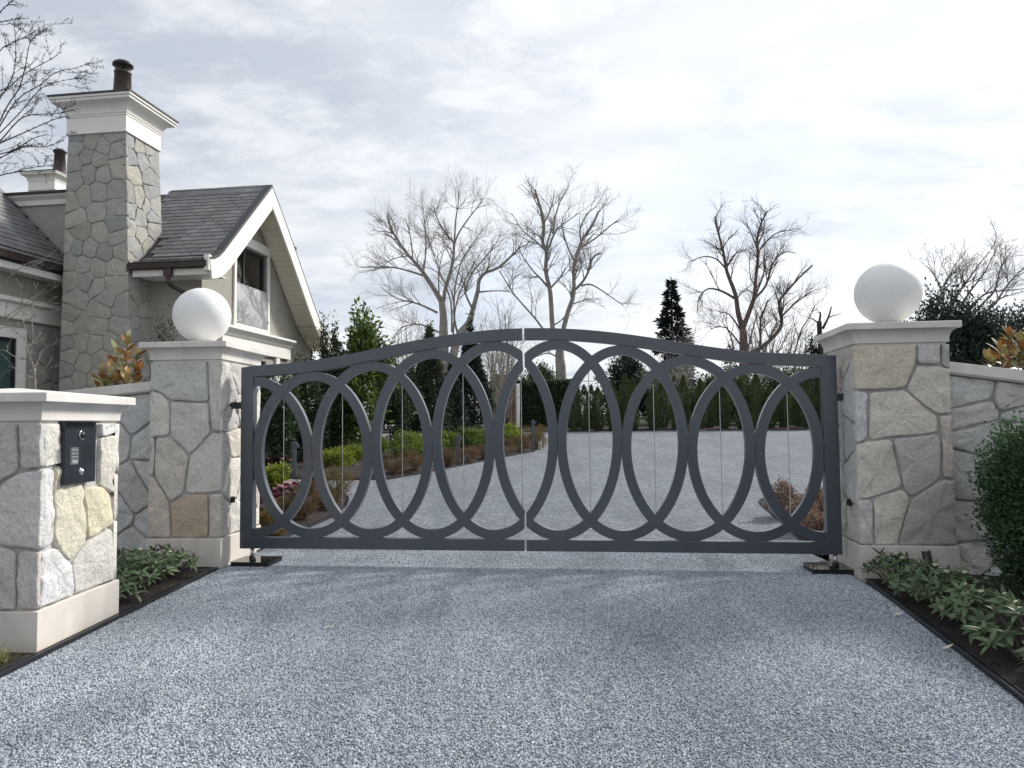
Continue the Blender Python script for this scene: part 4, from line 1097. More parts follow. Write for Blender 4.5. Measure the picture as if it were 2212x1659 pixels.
# ---------- chimney: battered shaft of irregular stones
def hpx(q, b): return on_b(q, b)
CZ = 8.0
cb = dict(a0=-2.93, a1=-1.10, b0=-0.80, b1=0.6, z=HZ - 0.3); ct = dict(a0=-2.79, a1=-1.375, b0=-0.80, b1=0.42, z=CZ)
chim = part_empty('chimney', house, hp(-2, 0, 0))
TC = 0.03
def corner_pt(a, b, z):   # a,b in {0,1}: shaft corner at height z
    t = (z - cb['z']) / (ct['z'] - cb['z']); A = ('a0', 'a1')[a]; B = ('b0', 'b1')[b]
    return hp(cb[A] + (ct[A] - cb[A]) * t, cb[B] + (ct[B] - cb[B]) * t, z)
m = MB(); rr = []
for z in (cb['z'], CZ):
    c0 = [corner_pt(*k, z) for k in ((0, 0), (1, 0), (1, 1), (0, 1))]; cc = sum(c0) / 4
    rr.append([p - (p - cc) / np.linalg.norm(p - cc) * TC * 1.41 for p in c0])
m.loops(rr); m.build('shaft', 'mortar_house', chim)
z1f = lambda x, y: (x * .3414, y * .3414)
z8 = lambda x, y: (x * .29868, 353.9 + y * .29868)
def chim_face(k0, k1, qs, zlo):
    P = corner_pt(*k0, zlo); Pr = corner_pt(*k1, zlo); Tl = corner_pt(*k0, CZ); Tr = corner_pt(*k1, CZ)
    eu = (Pr - P) / np.linalg.norm(Pr - P); en = np.cross(eu, Tl - P); en /= np.linalg.norm(en); ev = np.cross(en, eu)
    reg = [(float((X - P) @ eu), float((X - P) @ ev)) for X in (P, Pr, Tr, Tl)]
    sd = []
    for q in qs:
        X = on_plane(q, P, en) - P; u, v = float(X @ eu), float(X @ ev); sd.append((u, v))
    w = reg[1][0]; vmin = min(v for u, v in sd)
    if vmin > 0.4: sd += [(u, v) for u, v in rand_seeds(w, vmin - 0.15, 0.42, 77)]
    masonry(chim, P - en * TC, eu, ev, en, reg, seeds=sd, gap=0.016, thick=TC, relief=0.008, step=0.07, wob=0.03, mat='chimney_stone',
            palette=[(0.28, 0.288, 0.28), (0.31, 0.31, 0.295), (0.255, 0.265, 0.26), (0.325, 0.317, 0.29), (0.29, 0.283, 0.262), (0.24, 0.255, 0.265)])
fq = [z1f(*q) for q in ((490, 860), (575, 895), (710, 860), (655, 930), (735, 945), (480, 935), (545, 990), (620, 1010), (465, 1035), (745, 1060), (560, 1095), (650, 1100), (470, 1140), (530, 1240), (615, 1210), (725, 1205), (450, 1285), (610, 1340), (735, 1310), (480, 1380), (720, 1415), (510, 1470), (630, 1470), (735, 1515), (430, 1545))]
fq += [z8(*q) for q in ((550, 600), (645, 610), (760, 640), (865, 620), (500, 710), (595, 735), (710, 750), (820, 750), (500, 840), (620, 850), (700, 890), (815, 870), (550, 980), (750, 975), (720, 1055), (890, 1040), (510, 1085), (475, 1190), (580, 1170), (700, 1165), (860, 1180), (480, 1300), (590, 1290), (675, 1310), (810, 1290), (500, 1390), (600, 1450), (720, 1410), (470, 1490), (560, 1570), (690, 1560), (820, 1450), (860, 1370), (480, 1600))]
chim_face((0, 0), (1, 0), fq, HZ - 0.3)
sq = [z1f(*q) for q in ((820, 870), (885, 925), (955, 950), (830, 1000), (900, 1015), (975, 1010), (850, 1100), (945, 1130), (820, 1230), (885, 1250), (955, 1220), (935, 1310), (980, 1300), (830, 1340), (890, 1390), (960, 1370), (830, 1440), (900, 1480), (970, 1450), (850, 1560))]
sq += [z8(*q) for q in ((1080, 600), (950, 720), (970, 840), (1045, 830), (1050, 930), (1000, 960), (955, 1030), (1060, 1060), (960, 1160), (1070, 1170), (980, 1240))]
chim_face((1, 0), (1, 1), sq, HZ - 0.3)
def chimney_cap(parent, A0, A1, B0, B1, z, k=1.0):
    pr = [(0.0, z - .02), (0.035 * k, z - .02), (0.035 * k, z + .012 * k), (0.02 * k, z + .02 * k), (0.02 * k, z + .36 * k), (0.035 * k, z + .365 * k), (0.035 * k, z + .40 * k), (0.05 * k, z + .41 * k)]
    for i in range(1, 7):
        t = i / 6 * math.pi / 2; pr.append((0.05 * k + 0.17 * k * (1 - math.cos(t)), z + .41 * k + .22 * k * math.sin(t)))
    pr += [(0.25 * k, z + .65 * k), (0.25 * k, z + .70 * k), (0.28 * k, z + .71 * k), (0.28 * k, z + .76 * k)]
    ring = lambda o, zz: [hp(A0 - o, B0 - o, zz), hp(A1 + o, B0 - o, zz), hp(A1 + o, B1 + o, zz), hp(A0 - o, B1 + o, zz)]
    m = MB(); m.loops([ring(o, zz) for o, zz in pr]); cp = m.build('chimney_cornice', 'white_trim', parent)
    m = MB(); m.loops([ring(.30 * k, z + .761 * k), ring(.30 * k, z + .80 * k), ring(-.2, z + .86 * k)]); m.build('metal_cap', 'dark_roof_edge', parent)
chimney_cap(chim, ct['a0'], ct['a1'], ct['b0'], ct['b1'], CZ)
def cowl(parent, c, k=1.0, lantern=True):
    m = MB(); m.lathe(c, [(.235 * k, -.3), (.215 * k, .1), (.175 * k, .84 * k), (.19 * k, .85 * k), (.19 * k, .89 * k), (.165 * k, .89 * k)], 24); m.build('flue_pipe', 'copper_brown', parent, True)
    top = .89 * k
    if lantern:
        m = MB(); m.lathe(c + Z * top, [(.165 * k, 0), (.165 * k, .14 * k)], 20); m.build('spark_mesh', 'cowl_mesh', parent)
        m = MB(); m.tube([c + Z * top * .9, c + Z * (top + .16 * k)], .02 * k, 8); m.build('cap_post', 'dark_metal', parent); top += .13 * k
    m = MB(); m.lathe(c + Z * top, [(.15 * k, 0.0), (.225 * k, .01 * k), (.22 * k, .06 * k), (.16 * k, .11 * k), (.06 * k, .135 * k), (.01 * k, .14 * k)], 24); m.build('cowl_cap', 'dark_metal', parent, True)
cowl(chim, hp((ct['a0'] + ct['a1']) / 2 + .1, -.1, CZ + .82))

# ---------- left wing: roof falling to the right, wall, upper stucco block, second chimney
EA, EZ = -3.02, 5.02
def wing_pt(q, a=EA): return on_a(q, a)
WR = thing  # noqa
sl2 = 0.98
wing = MB(); AEND = -7.0
kick = [(EA, EZ), (EA - .18, EZ + .05), (EA - .4, EZ + .18), (EA - .7, EZ + .45), (AEND, EZ + .45 + (-.7 + EA - AEND) * sl2)]
wb_a, wb_b = -7.0, 0.42
ring = lambda b: [hp(a, b, z) for a, z in kick] + [hp(a, b, z - TH) for a, z in kick[::-1]]
wing.loops([ring(wb_a), ring(wb_b)]); wroof = wing.build('wing_roof', 'slate_base', house)
KP, KS = arc(kick); ex = MB(); nw = 0
for r in range(26):
    s = r * 0.2 - .02; sc = max(s, 0)
    a = np.interp(sc, KS, KP[:, 0]); z = np.interp(sc, KS, KP[:, 1]); i = min(max(int(np.searchsorted(KS, sc, 'right')) - 1, 0), len(KS) - 2); t = KP[i + 1] - KP[i]; t = t / np.linalg.norm(t)
    d = h1 * t[0] + Z * t[1]; nn = np.cross(h2, d); nn = nn if nn[2] > 0 else -nn
    dv = d * math.cos(.05) - nn * math.sin(.05); n2 = np.cross(-h2, dv); n2 = n2 if n2[2] > 0 else -n2; ax_ = np.cross(dv, n2)
    for k in range(14):
        b = wb_b - .17 - k * 0.3 - (0.15 if r % 2 else 0)
        if b < -3.6: continue
        P = hp(a, b, z) + nn * .028 + d * random.uniform(-.008, .008)
        Mx = Matrix(((ax_[0], dv[0], n2[0], P[0]), (ax_[1], dv[1], n2[1], P[1]), (ax_[2], dv[2], n2[2], P[2]), (0, 0, 0, 1)))
        if nw < 300: inst('slate', sm[nw % 3], Mx, wroof); nw += 1
        else: ex.box(P + dv * .15, ax_ * .145, dv * .15, n2 * .009)
if ex.V: ex.build('slates_beyond', 'slate', wroof, kind='stuff')
m = MB(); gx = [(0.0, -.04), (.13, -.05), (.15, .06), (.165, .07), (.165, .085), (0, .085)]
m.loops([[hp(EA + x - .02, b, EZ - .06 + z) for x, z in gx] for b in (wb_a, wb_b)]); m.build('gutter', 'copper_brown', house)
m = MB(); m.box(hp(EA - .02, (wb_a + wb_b) / 2, EZ - .2), h1 * .018, h2 * (wb_b - wb_a) / 2, Z * .10); m.build('fascia', 'white_trim', house)
m = MB(); m.box(hp(EA - .3, (wb_a + wb_b) / 2, EZ - .25), h1 * .26, h2 * (wb_b - wb_a) / 2, Z * .012); m.build('eave_soffit', 'white_trim', house)
AW = -3.5
m = MB(); m.box(hp(AW - .15, (wb_a + 1) / 2 , 2.6), h1 * .15, h2 * (1 - wb_a) / 2, Z * 2.6); m.build('wing_wall', 'stucco', house)
def wcorn(name, z0, z1, d):
    m = MB(); m.box(hp(AW + d / 2, (wb_a + .9) / 2, (z0 + z1) / 2), h1 * d / 2, h2 * (.9 - wb_a) / 2, Z * (z1 - z0) / 2); return m.build(name, 'white_trim', house, bevel=.01)
zc = on_a((60, 660), AW)[2]
wcorn('wing_cornice', zc, zc + .10, .16); wcorn('wing_frieze', zc - .30, zc - .002, .05); wcorn('wing_band', zc - .36, zc - .302, .1)
wt = on_a((0, 735), AW + .05); wr_ = on_a((28, 735), AW + .05)
for (b0, b1, z0, z1, mt, nm, dd) in ((wr_[1] - 2.2, wr_[1], 0, wt[2], 'door_teal', 'wing_door_glass', .02), (wr_[1], wr_[1] + .08, 0, wt[2] + .08, 'window_black', 'door_frame', .05), (wr_[1] + .081, wr_[1] + .33, 0, wt[2] + .31, 'white_trim', 'door_surround', .08), (wr_[1] - 2.3, wr_[1] + .08, wt[2] + .081, wt[2] + .31, 'white_trim', 'door_head', .079), (wr_[1] - 2.3, wr_[1] - .001, wt[2], wt[2] + .08, 'window_black', 'door_frame', .05)):
    m = MB(); m.box(hp(AW + dd / 2, (b0 + b1) / 2, (z0 + z1) / 2), h1 * dd / 2, h2 * (b1 - b0) / 2, Z * (z1 - z0) / 2); m.build(nm, mt, house)
# stone skirt of the wing wall, next to the chimney
P = hp(AW + .002, wr_[1] + .36, HZ); wS = .9 - wr_[1] - .36; hS = zc - .40 - HZ
masonry(house, P, h2, Z, h1, [(0, 0), (wS, 0), (wS, hS), (0, hS)], seeds=rand_seeds(wS, hS, .45, 21), gap=.02, thick=.03, step=.09, mat='chimney_stone', palette=[(0.30, 0.30, 0.29), (0.34, 0.33, 0.31)])
# upper block
BU = 0.46
u0 = on_b((42, 440), BU); u1 = on_b((138, 440), BU)
ztb = u1[2]
m = MB(); m.prism([hp(u0[0] - .1, BU, 4.2), hp(-2.35, BU, 4.2), hp(-2.35, BU, ztb), hp(u0[0] - .1, BU, ztb)], h2 * 1.2); m.build('upper_block', 'stucco', house)
pr = [(0.0, ztb - .02), (.06, ztb - .02), (.06, ztb + .1), (.1, ztb + .13), (.16, ztb + .17), (.16, ztb + .22)]
m = MB(); m.loops([[hp(u0[0] - .1 - o, BU - o, z), hp(-2.35, BU - o, z), hp(-2.35, BU + 1.2, z), hp(u0[0] - .1 - o, BU + 1.2, z)] for o, z in pr]); m.build('upper_cornice', 'white_trim', house)
m = MB(); m.box(hp((u0[0] - 2.4) / 2 - .05, BU + .55, ztb + .245), h1 * ((-2.35 - u0[0]) / 2 + .2), h2 * .78, Z * .024); m.build('upper_roof_edge', 'dark_roof_edge', house)
# second chimney
B2 = 3.2
q0, q1 = on_b((62, 418), B2), on_b((118, 400), B2); zt2 = on_b((95, 395), B2)[2]
c2 = part_empty('chimney', house, hp(q0[0], B2, 0))
m = MB(); m.box(hp((q0[0] + q1[0]) / 2, B2 + .5, zt2 / 2), h1 * (q1[0] - q0[0]) / 2, h2 * .5, Z * zt2 / 2); m.build('shaft', 'white_trim', c2)
chimney_cap(c2, q0[0], q1[0], B2, B2 + 1.0, zt2 - .18, 0.62)
cowl(c2, hp((q0[0] + q1[0]) / 2 + .22, B2 + .4, zt2 + .30), 0.8, False)
# rear ridge of the main roof seen behind the second chimney
m = MB(); m.prism([hp(-12, 2.2, 5.0), hp(-12, 2.2, on_b((0, 395), 2.2)[2] + .4), hp(u0[0] - .3, 2.2, 6.2), hp(u0[0] - .3, 2.2, 5.0)], h2 * .3); m.build('rear_roof', 'slate', house)

# ------------------------------------------------------------------ vegetation helpers
def unit(v): return v / (np.linalg.norm(v, axis=-1, keepdims=True) + 1e-9)
def leaf_quads(P, D, Nn, L, Wd, fold=0.0):
    """kite-shaped leaves: base P, direction D, normal Nn, lengths L, widths Wd -> verts, quads"""
    S = unit(np.cross(D, Nn)); n = len(P); L = np.broadcast_to(L, (n,))[:, None]; Wd = np.broadcast_to(Wd, (n,))[:, None]
    a = P; b = P + D * L * .48 + S * Wd * .5 + Nn * (fold * Wd); c = P + D * L; d = P + D * L * .48 - S * Wd * .5 + Nn * (fold * Wd)
    V = np.stack([a, b, c, d], 1).reshape(-1, 3); F = np.arange(4 * n).reshape(n, 4); return V, F
def rand_dir(n): return unit(RNG.normal(size=(n, 3)))
def clumpy(n, c, r, clumps, spread=0.32, shell=0.6, squash=None):
    """points in an ellipsoid crown gathered in uneven clumps"""
    d = rand_dir(clumps); rad = shell + (1 - shell) * RNG.random((clumps, 1)) ** 0.6
    cc = d * rad * RNG.uniform(0.72, 1.05, (clumps, 1))
    idx = RNG.integers(0, clumps, n); p = cc[idx] + RNG.normal(size=(n, 3)) * spread * 0.5
    return np.asarray(c) + p * np.asarray(r), unit(p)
def shrub(name, label, cat, base, w, h, mat, n, leaf, lw=0.5, clumps=40, spread=0.3, shell=0.55, up=0.35, d=None, group=None, stem='bark_brown', lift=0.0, shape=None, aim=0.6):
    base = np.array(base, float); d = d or w
    root = thing(name, base, label, cat, group)
    c = base + Z * (lift + (h - lift) * 0.5); r = np.array([w / 2, d / 2, (h - lift) * 0.52])
    P, O = clumpy(n, c, r, clumps, spread, shell)
    if shape == 'cone':
        t = np.clip((P[:, 2] - base[2]) / h, 0, 1); k = np.clip(1.25 * (1 - t) ** 0.75, 0.05, 1.1)[:, None]
        P[:, :2] = base[:2] + (P[:, :2] - base[:2]) * k
    elif shape == 'dome':
        t = np.clip((P[:, 2] - base[2]) / h, 0, 1); an = np.arctan2(P[:, 1] - base[1], P[:, 0] - base[0])
        k = ((0.42 + .58 * np.clip((1 - t) * 2.0, 0, 1)) / np.sqrt(np.clip(1 - (2 * t - 1) ** 2, .22, 1)) * (1 + .22 * np.sin(an * 2 + t * 11) + .15 * np.sin(an * 3 - t * 23)))[:, None]
        P[:, :2] = base[:2] + (P[:, :2] - base[:2]) * k
    elif shape == 'column':
        t = RNG.random(n); a = RNG.random(n) * 2 * np.pi; rr = np.sqrt(RNG.uniform(.25, 1, n)) * (w / 2) * np.minimum(1, 2.4 * (1 - t) ** 0.8) * np.minimum(1, 0.62 + 2.2 * t) * (1 + .16 * np.sin(a * 3 + t * 9 + base[0] * 7) + .08 * RNG.normal(size=n))
        P = base + np.stack([np.cos(a) * rr, np.sin(a) * rr, t * h], 1); O = np.stack([np.cos(a), np.sin(a), 0 * a], 1)
    P[:, 2] = np.maximum(P[:, 2], base[2] + 0.02)
    D = unit(O * aim + rand_dir(n) * 0.75 + np.array([0, 0, up])); N = unit(np.cross(D, rand_dir(n)) + 0.35 * Z)
    N = unit(N - D * np.sum(N * D, 1, keepdims=True))
    V, F = leaf_quads(P, D, N, leaf * RNG.uniform(.65, 1.25, n), leaf * lw * RNG.uniform(.75, 1.2, n), -0.12)
    mesh_obj('crown' if h > 1.2 else 'foliage', V, F, mat, root)
    m = MB()
    for k in range(5):
        a = random.uniform(0, 6.28); e = base + np.array([math.cos(a) * w * .28, math.sin(a) * d * .28, h * random.uniform(.55, .85)])
        m.tube([base - Z * .05, base * .5 + e * .5 + np.array([0, 0, h * .08]), e], [0.012 + h * .008, 0.008 + h * .004, 0.003], 5)
    m.build('stem' if h <= 1.2 else 'trunk', stem, root)
    return root

# bare trees: main limbs traced, twigs grown
def grow(m, pts, r0, r1, depth, twig, rnd, stats, lift, sides):
    """m: MB; pts: limb axis"""
    n = len(pts); rad = [r0 + (r1 - r0) * (i / (n - 1)) ** 0.8 for i in range(n)]
    m.tube(pts, rad, sides, False)
    if depth <= 0: return
    L = sum(np.linalg.norm(pts[i + 1] - pts[i]) for i in range(n - 1))
    cnt = max(2, int(L / twig * (1.0 if depth > 1 else 1.15)))
    for k in range(cnt):
        t = rnd.uniform(0.12 if depth < 3 else 0.25, 1.0); f = t * (n - 1); i = min(int(f), n - 2); g = f - i
        p = pts[i] * (1 - g) + pts[i + 1] * g; tan = pts[i + 1] - pts[i]; tan = tan / (np.linalg.norm(tan) + 1e-9)
        side = np.array([rnd.gauss(0, 1) for _ in range(3)]); side -= tan * (side @ tan); side /= np.linalg.norm(side) + 1e-9
        ang = rnd.uniform(0.45, 0.95); d = tan * math.cos(ang) + side * math.sin(ang) + Z * lift; d /= np.linalg.norm(d)
        ln = stats[depth] * rnd.uniform(0.5, 1.25) * (1.15 - 0.5 * t); ns = 4 if depth > 1 else 3; q = [p]; cur = d
        for s in range(ns):
            cur = cur + np.array([rnd.gauss(0, .16) for _ in range(3)]) + Z * lift * .35; cur /= np.linalg.norm(cur); q.append(q[-1] + cur * ln / ns)
        rr = max(0.0016, (rad[i] * .55 if depth > 1 else rad[i] * .5)); rr = min(rr, stats[depth] * .022)
        grow(m, q, rr, max(rr * .3, stats['tip']), depth - 1, twig * stats['ratio'], rnd, stats, lift, 4 if depth > 1 else 3)
def smooth_line(P, k=3):
    P = [np.asarray(p, float) for p in P]; out = []
    for i in range(len(P) - 1):
        p0, p1, p2, p3 = P[max(i - 1, 0)], P[i], P[i + 1], P[min(i + 2, len(P) - 1)]
        for j in range(k):
            t = j / k; out.append(0.5 * (2 * p1 + (p2 - p0) * t + (2 * p0 - 5 * p1 + 4 * p2 - p3) * t * t + (3 * p1 - p0 - 3 * p2 + p3) * t ** 3))
    out.append(P[-1]); return out
def bare_tree(name, label, conv, limbs, depth, mat, stats, twig=0.55, levels=3, lift=0.16, seed=1, spread=0.16, ground=True, group=None, trunk_n=1, budmat=None):
    """limbs: list of (radius at start in px, radius at end in px, [points]); the first one or two are trunks"""
    rnd = random.Random(seed); allp = [conv(*q) for _, _, L in limbs for q in L]
    base = at_depth(conv(*limbs[0][2][0]), depth); base = np.array([base[0], base[1], gz(base[1])])
    root = thing(name, base, label, 'tree', group)
    tr = MB(); cr = MB()
    for li, (ra, rb, L) in enumerate(limbs):
        span = 0.0; y = depth; P = []
        dirn = rnd.uniform(-1, 1) * spread
        q0 = at_depth(conv(*L[0]), depth)
        for i, q in enumerate(L):
            pq = conv(*q); dist = math.hypot(pq[0] - conv(*L[0])[0], pq[1] - conv(*L[0])[1]) / FPX * depth
            P.append(at_depth(pq, depth + dirn * dist * 2.2))
        if li < trunk_n and ground: P = [np.array([P[0][0], P[0][1], gz(P[0][1]) - .2])] + P
        P = smooth_line(P, 3); kf = .8 if li >= trunk_n else 1.0; r0, r1 = kf * ra / FPX * depth, kf * rb / FPX * depth
        if li < trunk_n:
            n = len(P); rad = [r0 * (1.0 if i > 2 else 1.25 - .1 * i) + (r1 - r0) * (i / (n - 1)) for i in range(n)]; tr.tube(P, rad, 9)
            grow(cr, P[n // 3:], 0.003, 0.003, levels, twig, rnd, stats, lift, 3)
        else: grow(cr, P, r0, r1, levels, twig, rnd, stats, lift, 6)
    tr.build('trunk', mat, root, True); crown = cr.build('crown', mat, root)
    return root, cr

# ------------------------------------------------------------------ far background
z8b = lambda x, y: (752.1 + x * .28, 353.9 + y * .28)
st = {3: 2.3, 2: 1.35, 1: 0.7, 'tip': 0.0042, 'ratio': 0.6}
T1 = [(14, 6.4, [(735, 1580), (735, 1330), (735, 1180), (720, 1060)]),
      (12, 5.6, [(800, 1580), (850, 1340), (930, 1230), (960, 1130)]),
      (8, 2.0, [(720, 1060), (600, 870), (540, 790), (430, 660), (330, 500), (300, 400)]),
      (6, 1.4, [(730, 1150), (745, 980), (800, 790), (815, 620), (770, 560), (690, 430), (660, 330)]),
      (3, 1, [(815, 640), (850, 540), (930, 420), (1000, 330), (1050, 260)]), (3, 1, [(820, 600), (830, 430), (850, 300), (850, 190)]),
      (4, 1, [(600, 870), (480, 830), (350, 800), (180, 795), (100, 800)]), (4, 1, [(690, 1150), (540, 1080), (380, 1040), (250, 950)]),
      (3, 1, [(580, 840), (600, 660), (590, 450), (570, 300)]),
      (7, 2, [(960, 1130), (1000, 980), (1010, 900), (1060, 840), (1160, 800), (1270, 700), (1330, 640)]),
      (4, 2, [(960, 1120), (905, 1000), (900, 880)]), (3, 1, [(1010, 990), (1120, 980), (1235, 985)]),
      (4, 1, [(850, 1320), (820, 1200), (820, 1000), (850, 830), (900, 700), (1000, 560)]), (3, 1, [(900, 1000), (950, 850), (1060, 720), (1150, 600)]),
      (3, 1, [(810, 1330), (830, 1100), (900, 900), (1010, 700)]), (3, 1, [(800, 1300), (790, 1050), (700, 820), (640, 640), (560, 420)]),
      (3, 1, [(700, 1300), (560, 1240), (420, 1260), (340, 1350)]), (2.5, 1, [(500, 750), (480, 560), (440, 420)]), (2.5, 1, [(700, 1000), (700, 820), (740, 660)]), (2.5, 1, [(400, 640), (330, 560), (270, 540)])]
bare_tree('bare_tree', 'broad multi-stemmed leafless tree rising over the gate next to the house', z8b, T1, 50, 'bark_grey', st, 0.52, 3, 0.14, 3, trunk_n=2)
T2 = [(13, 9, [(1640, 1600), (1632, 1500), (1632, 1420)]),
      (8, 3, [(1632, 1430), (1580, 1300), (1560, 1000), (1525, 830), (1530, 680), (1500, 600), (1510, 450), (1480, 330), (1440, 200)]),
      (8, 3, [(1632, 1430), (1660, 1280), (1700, 1130), (1740, 1000), (1740, 800), (1760, 720), (1800, 600), (1880, 480), (1930, 370)]),
      (4, 1.5, [(1560, 1330), (1500, 1270), (1440, 1190), (1290, 1020), (1230, 930), (1170, 830)]),
      (4, 1, [(1550, 960), (1480, 880), (1430, 830), (1350, 720), (1310, 630)]),
      (3, 1, [(1530, 680), (1440, 590), (1350, 520), (1260, 380)]), (3, 1, [(1530, 690), (1600, 520), (1640, 480), (1780, 380)]),
      (3, 1, [(1580, 540), (1600, 400), (1640, 280), (1700, 170)]), (3, 1, [(1740, 740), (1690, 630), (1650, 480), (1660, 400)]),
      (3, 1, [(1800, 640), (1900, 580), (2020, 480), (2100, 420)]), (3, 1, [(1800, 620), (1790, 500), (1850, 380), (1920, 330)]),
      (4, 2, [(1720, 1000), (1800, 920), (1850, 840), (1890, 720), (1955, 690)]), (3, 1, [(1800, 940), (1870, 930), (1960, 980), (2060, 1050), (2120, 1090)]),
      (3, 1.5, [(1560, 960), (1640, 870), (1680, 800)]), (2.5, 1, [(1590, 1240), (1640, 1210), (1720, 1120)]), (3, 1, [(1630, 1500), (1540, 1460), (1450, 1490)]), (2.5, 1, [(1510, 460), (1570, 330), (1590, 200)])]
bare_tree('bare_tree', 'tall leafless tree with forked trunk above the middle of the gate', z8b, T2, 50, 'bark_grey', st, 0.56, 3, 0.12, 5)
z1b = lambda x, y: (1371.4 + x * .24, 424.7 + y * .24)
T3 = [(14, 7, [(985, 1800), (980, 1400), (975, 1200)]),
      (8, 2, [(975, 1200), (930, 1050), (905, 880), (830, 680), (800, 520), (760, 360), (720, 180)]),
      (7, 2, [(975, 1180), (1050, 980), (1075, 900), (1090, 720), (1110, 520), (1100, 380), (1130, 260), (1190, 130)]),
      (4, 1, [(1075, 920), (1180, 800), (1240, 600), (1350, 500), (1450, 510)]), (3, 1, [(1090, 880), (1160, 690), (1160, 600), (1170, 470)]),
      (4, 1, [(905, 920), (780, 850), (660, 830), (580, 910), (560, 1050)]), (3, 1, [(820, 650), (730, 560), (620, 540), (510, 580)]),
      (3, 1, [(825, 640), (890, 530), (980, 470)]), (3, 1, [(1110, 500), (1060, 360), (1000, 230)]), (3, 1, [(1130, 470), (1240, 350), (1350, 300)]),
      (7, 2, [(1020, 1420), (1150, 1350), (1300, 1200), (1320, 1090), (1300, 950), (1380, 840), (1480, 730), (1600, 620)]),
      (3, 1, [(1320, 1080), (1420, 980), (1500, 910), (1600, 850)]), (4, 2, [(1110, 1420), (1130, 1300), (1130, 1150), (1140, 1080), (1200, 930)]),
      (3, 1, [(1400, 1450), (1440, 1400), (1490, 1220), (1560, 1100), (1620, 980)]), (3, 1, [(950, 1200), (850, 1060), (760, 1040)]), (3, 1, [(960, 1350), (820, 1180), (680, 1190)]),
      (3, 1, [(1000, 1450), (1060, 1200), (1100, 1060)]), (3, 1, [(1150, 1450), (1220, 1250), (1280, 1130)]), (3, 1, [(900, 1450), (860, 1250), (780, 1120)])]
st3 = dict(st); st3.update({3: 2.2, 2: 1.25, 1: 0.65})
bare_tree('bare_tree', 'reddish leafless tree standing next to the single dark spruce', z1b, T3, 55, 'bark_brown', st3, 0.52, 3, 0.14, 8)
T4 = [(7, 4, [(1490, 900), (1480, 640), (1480, 520)]), (4, 1, [(1480, 520), (1460, 380), (1390, 240), (1330, 180)]), (4, 1, [(1480, 500), (1500, 350), (1560, 240), (1600, 150)]),
      (5, 1, [(1500, 640), (1600, 450), (1700, 320), (1820, 150), (1900, 60)]), (4, 1, [(1640, 560), (1720, 420), (1850, 250), (1960, 40)]),
      (4, 1, [(1800, 560), (1950, 400), (2000, 200), (2100, 60)]), (4, 1, [(1850, 600), (1950, 520), (2080, 330), (2212, 200), (2300, 100)]), (4, 1, [(1700, 620), (1780, 500), (1900, 420), (2100, 400), (2250, 380)]), (3, 1, [(1600, 600), (1560, 450), (1640, 330), (1660, 220)])]
st4 = {3: 1.5, 2: 0.95, 1: 0.5, 'tip': 0.006, 'ratio': 0.62}
bare_tree('bare_tree', 'wide leafless tree above the dark conifers behind the ball pillar', p6, T4, 34, 'bark_grey', st4, 0.42, 3, 0.14, 9)
T5 = [(6, 5, [(1680, 1500), (1665, 1250), (1660, 1120)]), (3.5, 1.5, [(1660, 1130), (1670, 1050), (1650, 1040)]), (4, 1.5, [(1690, 1190), (1740, 1090), (1770, 990)]), (2.5, 1, [(1660, 1150), (1600, 1100), (1560, 1095)]), (2, 1, [(1740, 1090), (1790, 1070), (1810, 1072)])]
st5 = {3: .8, 2: .5, 1: .3, 'tip': .006, 'ratio': .8}
bare_tree('bare_tree', 'small pollarded tree stump wrapped in ivy beside the gate pillar', z1b, T5, 40, 'bark_dark', st5, 1.6, 2, 0.1, 4)
def spire_conifer(label, px, ytop, ybase_px_w, depth, mat, n=9000, wtop=0.03, group=None, zb=None, gaps=0.0):
    P0 = at_depth((px, 900), depth); base = np.array([P0[0], P0[1], gz(P0[1])]); top = at_depth((px, ytop), depth)[2]; h = top - base[2]; w = size(ybase_px_w, depth)
    root = thing('conifer', base, label, 'tree', group)
    m = MB(); m.tube([base - Z * .1, base + Z * h * .6, base + Z * h], [0.03 * h, .012 * h, .003 * h], 7); m.build('trunk', 'bark_dark', root)
    Pq = []; Dq = []; tiers = 26; r = np.random.default_rng(int(px))
    for t in range(tiers):
        f = t / (tiers - 1); z = h * (0.06 + 0.9 * f); L = w / 2 * (1 - f) ** 0.85 * r.uniform(.85, 1.15) + .06 * w * (1 - f) + .01; nb = int(9 - 4 * f)
        for b in range(nb):
            a = r.random() * 6.28; Lb = L * r.uniform(.65, 1.15); k = max(8, int(n / tiers / nb * (1.3 - f)))
            s = r.random(k) ** .8; dirv = np.array([math.cos(a), math.sin(a), 0]); perp = np.array([-math.sin(a), math.cos(a), 0])
            droop = -.38 * s * Lb + .22 * (s ** 2) * Lb
            p = base + Z * z + dirv * (s * Lb)[:, None] + perp * (r.normal(size=k) * .13 * Lb * (1 - s * .6))[:, None] + Z * (droop + r.normal(size=k) * .02 * h * .3)[:, None]
            Pq.append(p); Dq.append(unit(dirv * .7 + perp * r.normal(size=(k, 1)) * .6 + Z * r.normal(size=(k, 1)) * .35 - Z * .1))
    Pq = np.concatenate(Pq); Dq = np.concatenate(Dq); N = unit(np.cross(Dq, rand_dir(len(Pq))) + .3 * Z)
    V, F = leaf_quads(Pq, Dq, N, h * .045 * RNG.uniform(.6, 1.2, len(Pq)), h * .012, 0); mesh_obj('crown', V, F, mat, root)
spire_conifer('single dark pointed spruce rising behind the gate', 1456, 598, 135, 62, 'leaf_spruce', 12000)
spire_conifer('small pointed fir beside the foot of the reddish bare tree', 1580, 742, 110, 58, 'leaf_spruce', 3500)

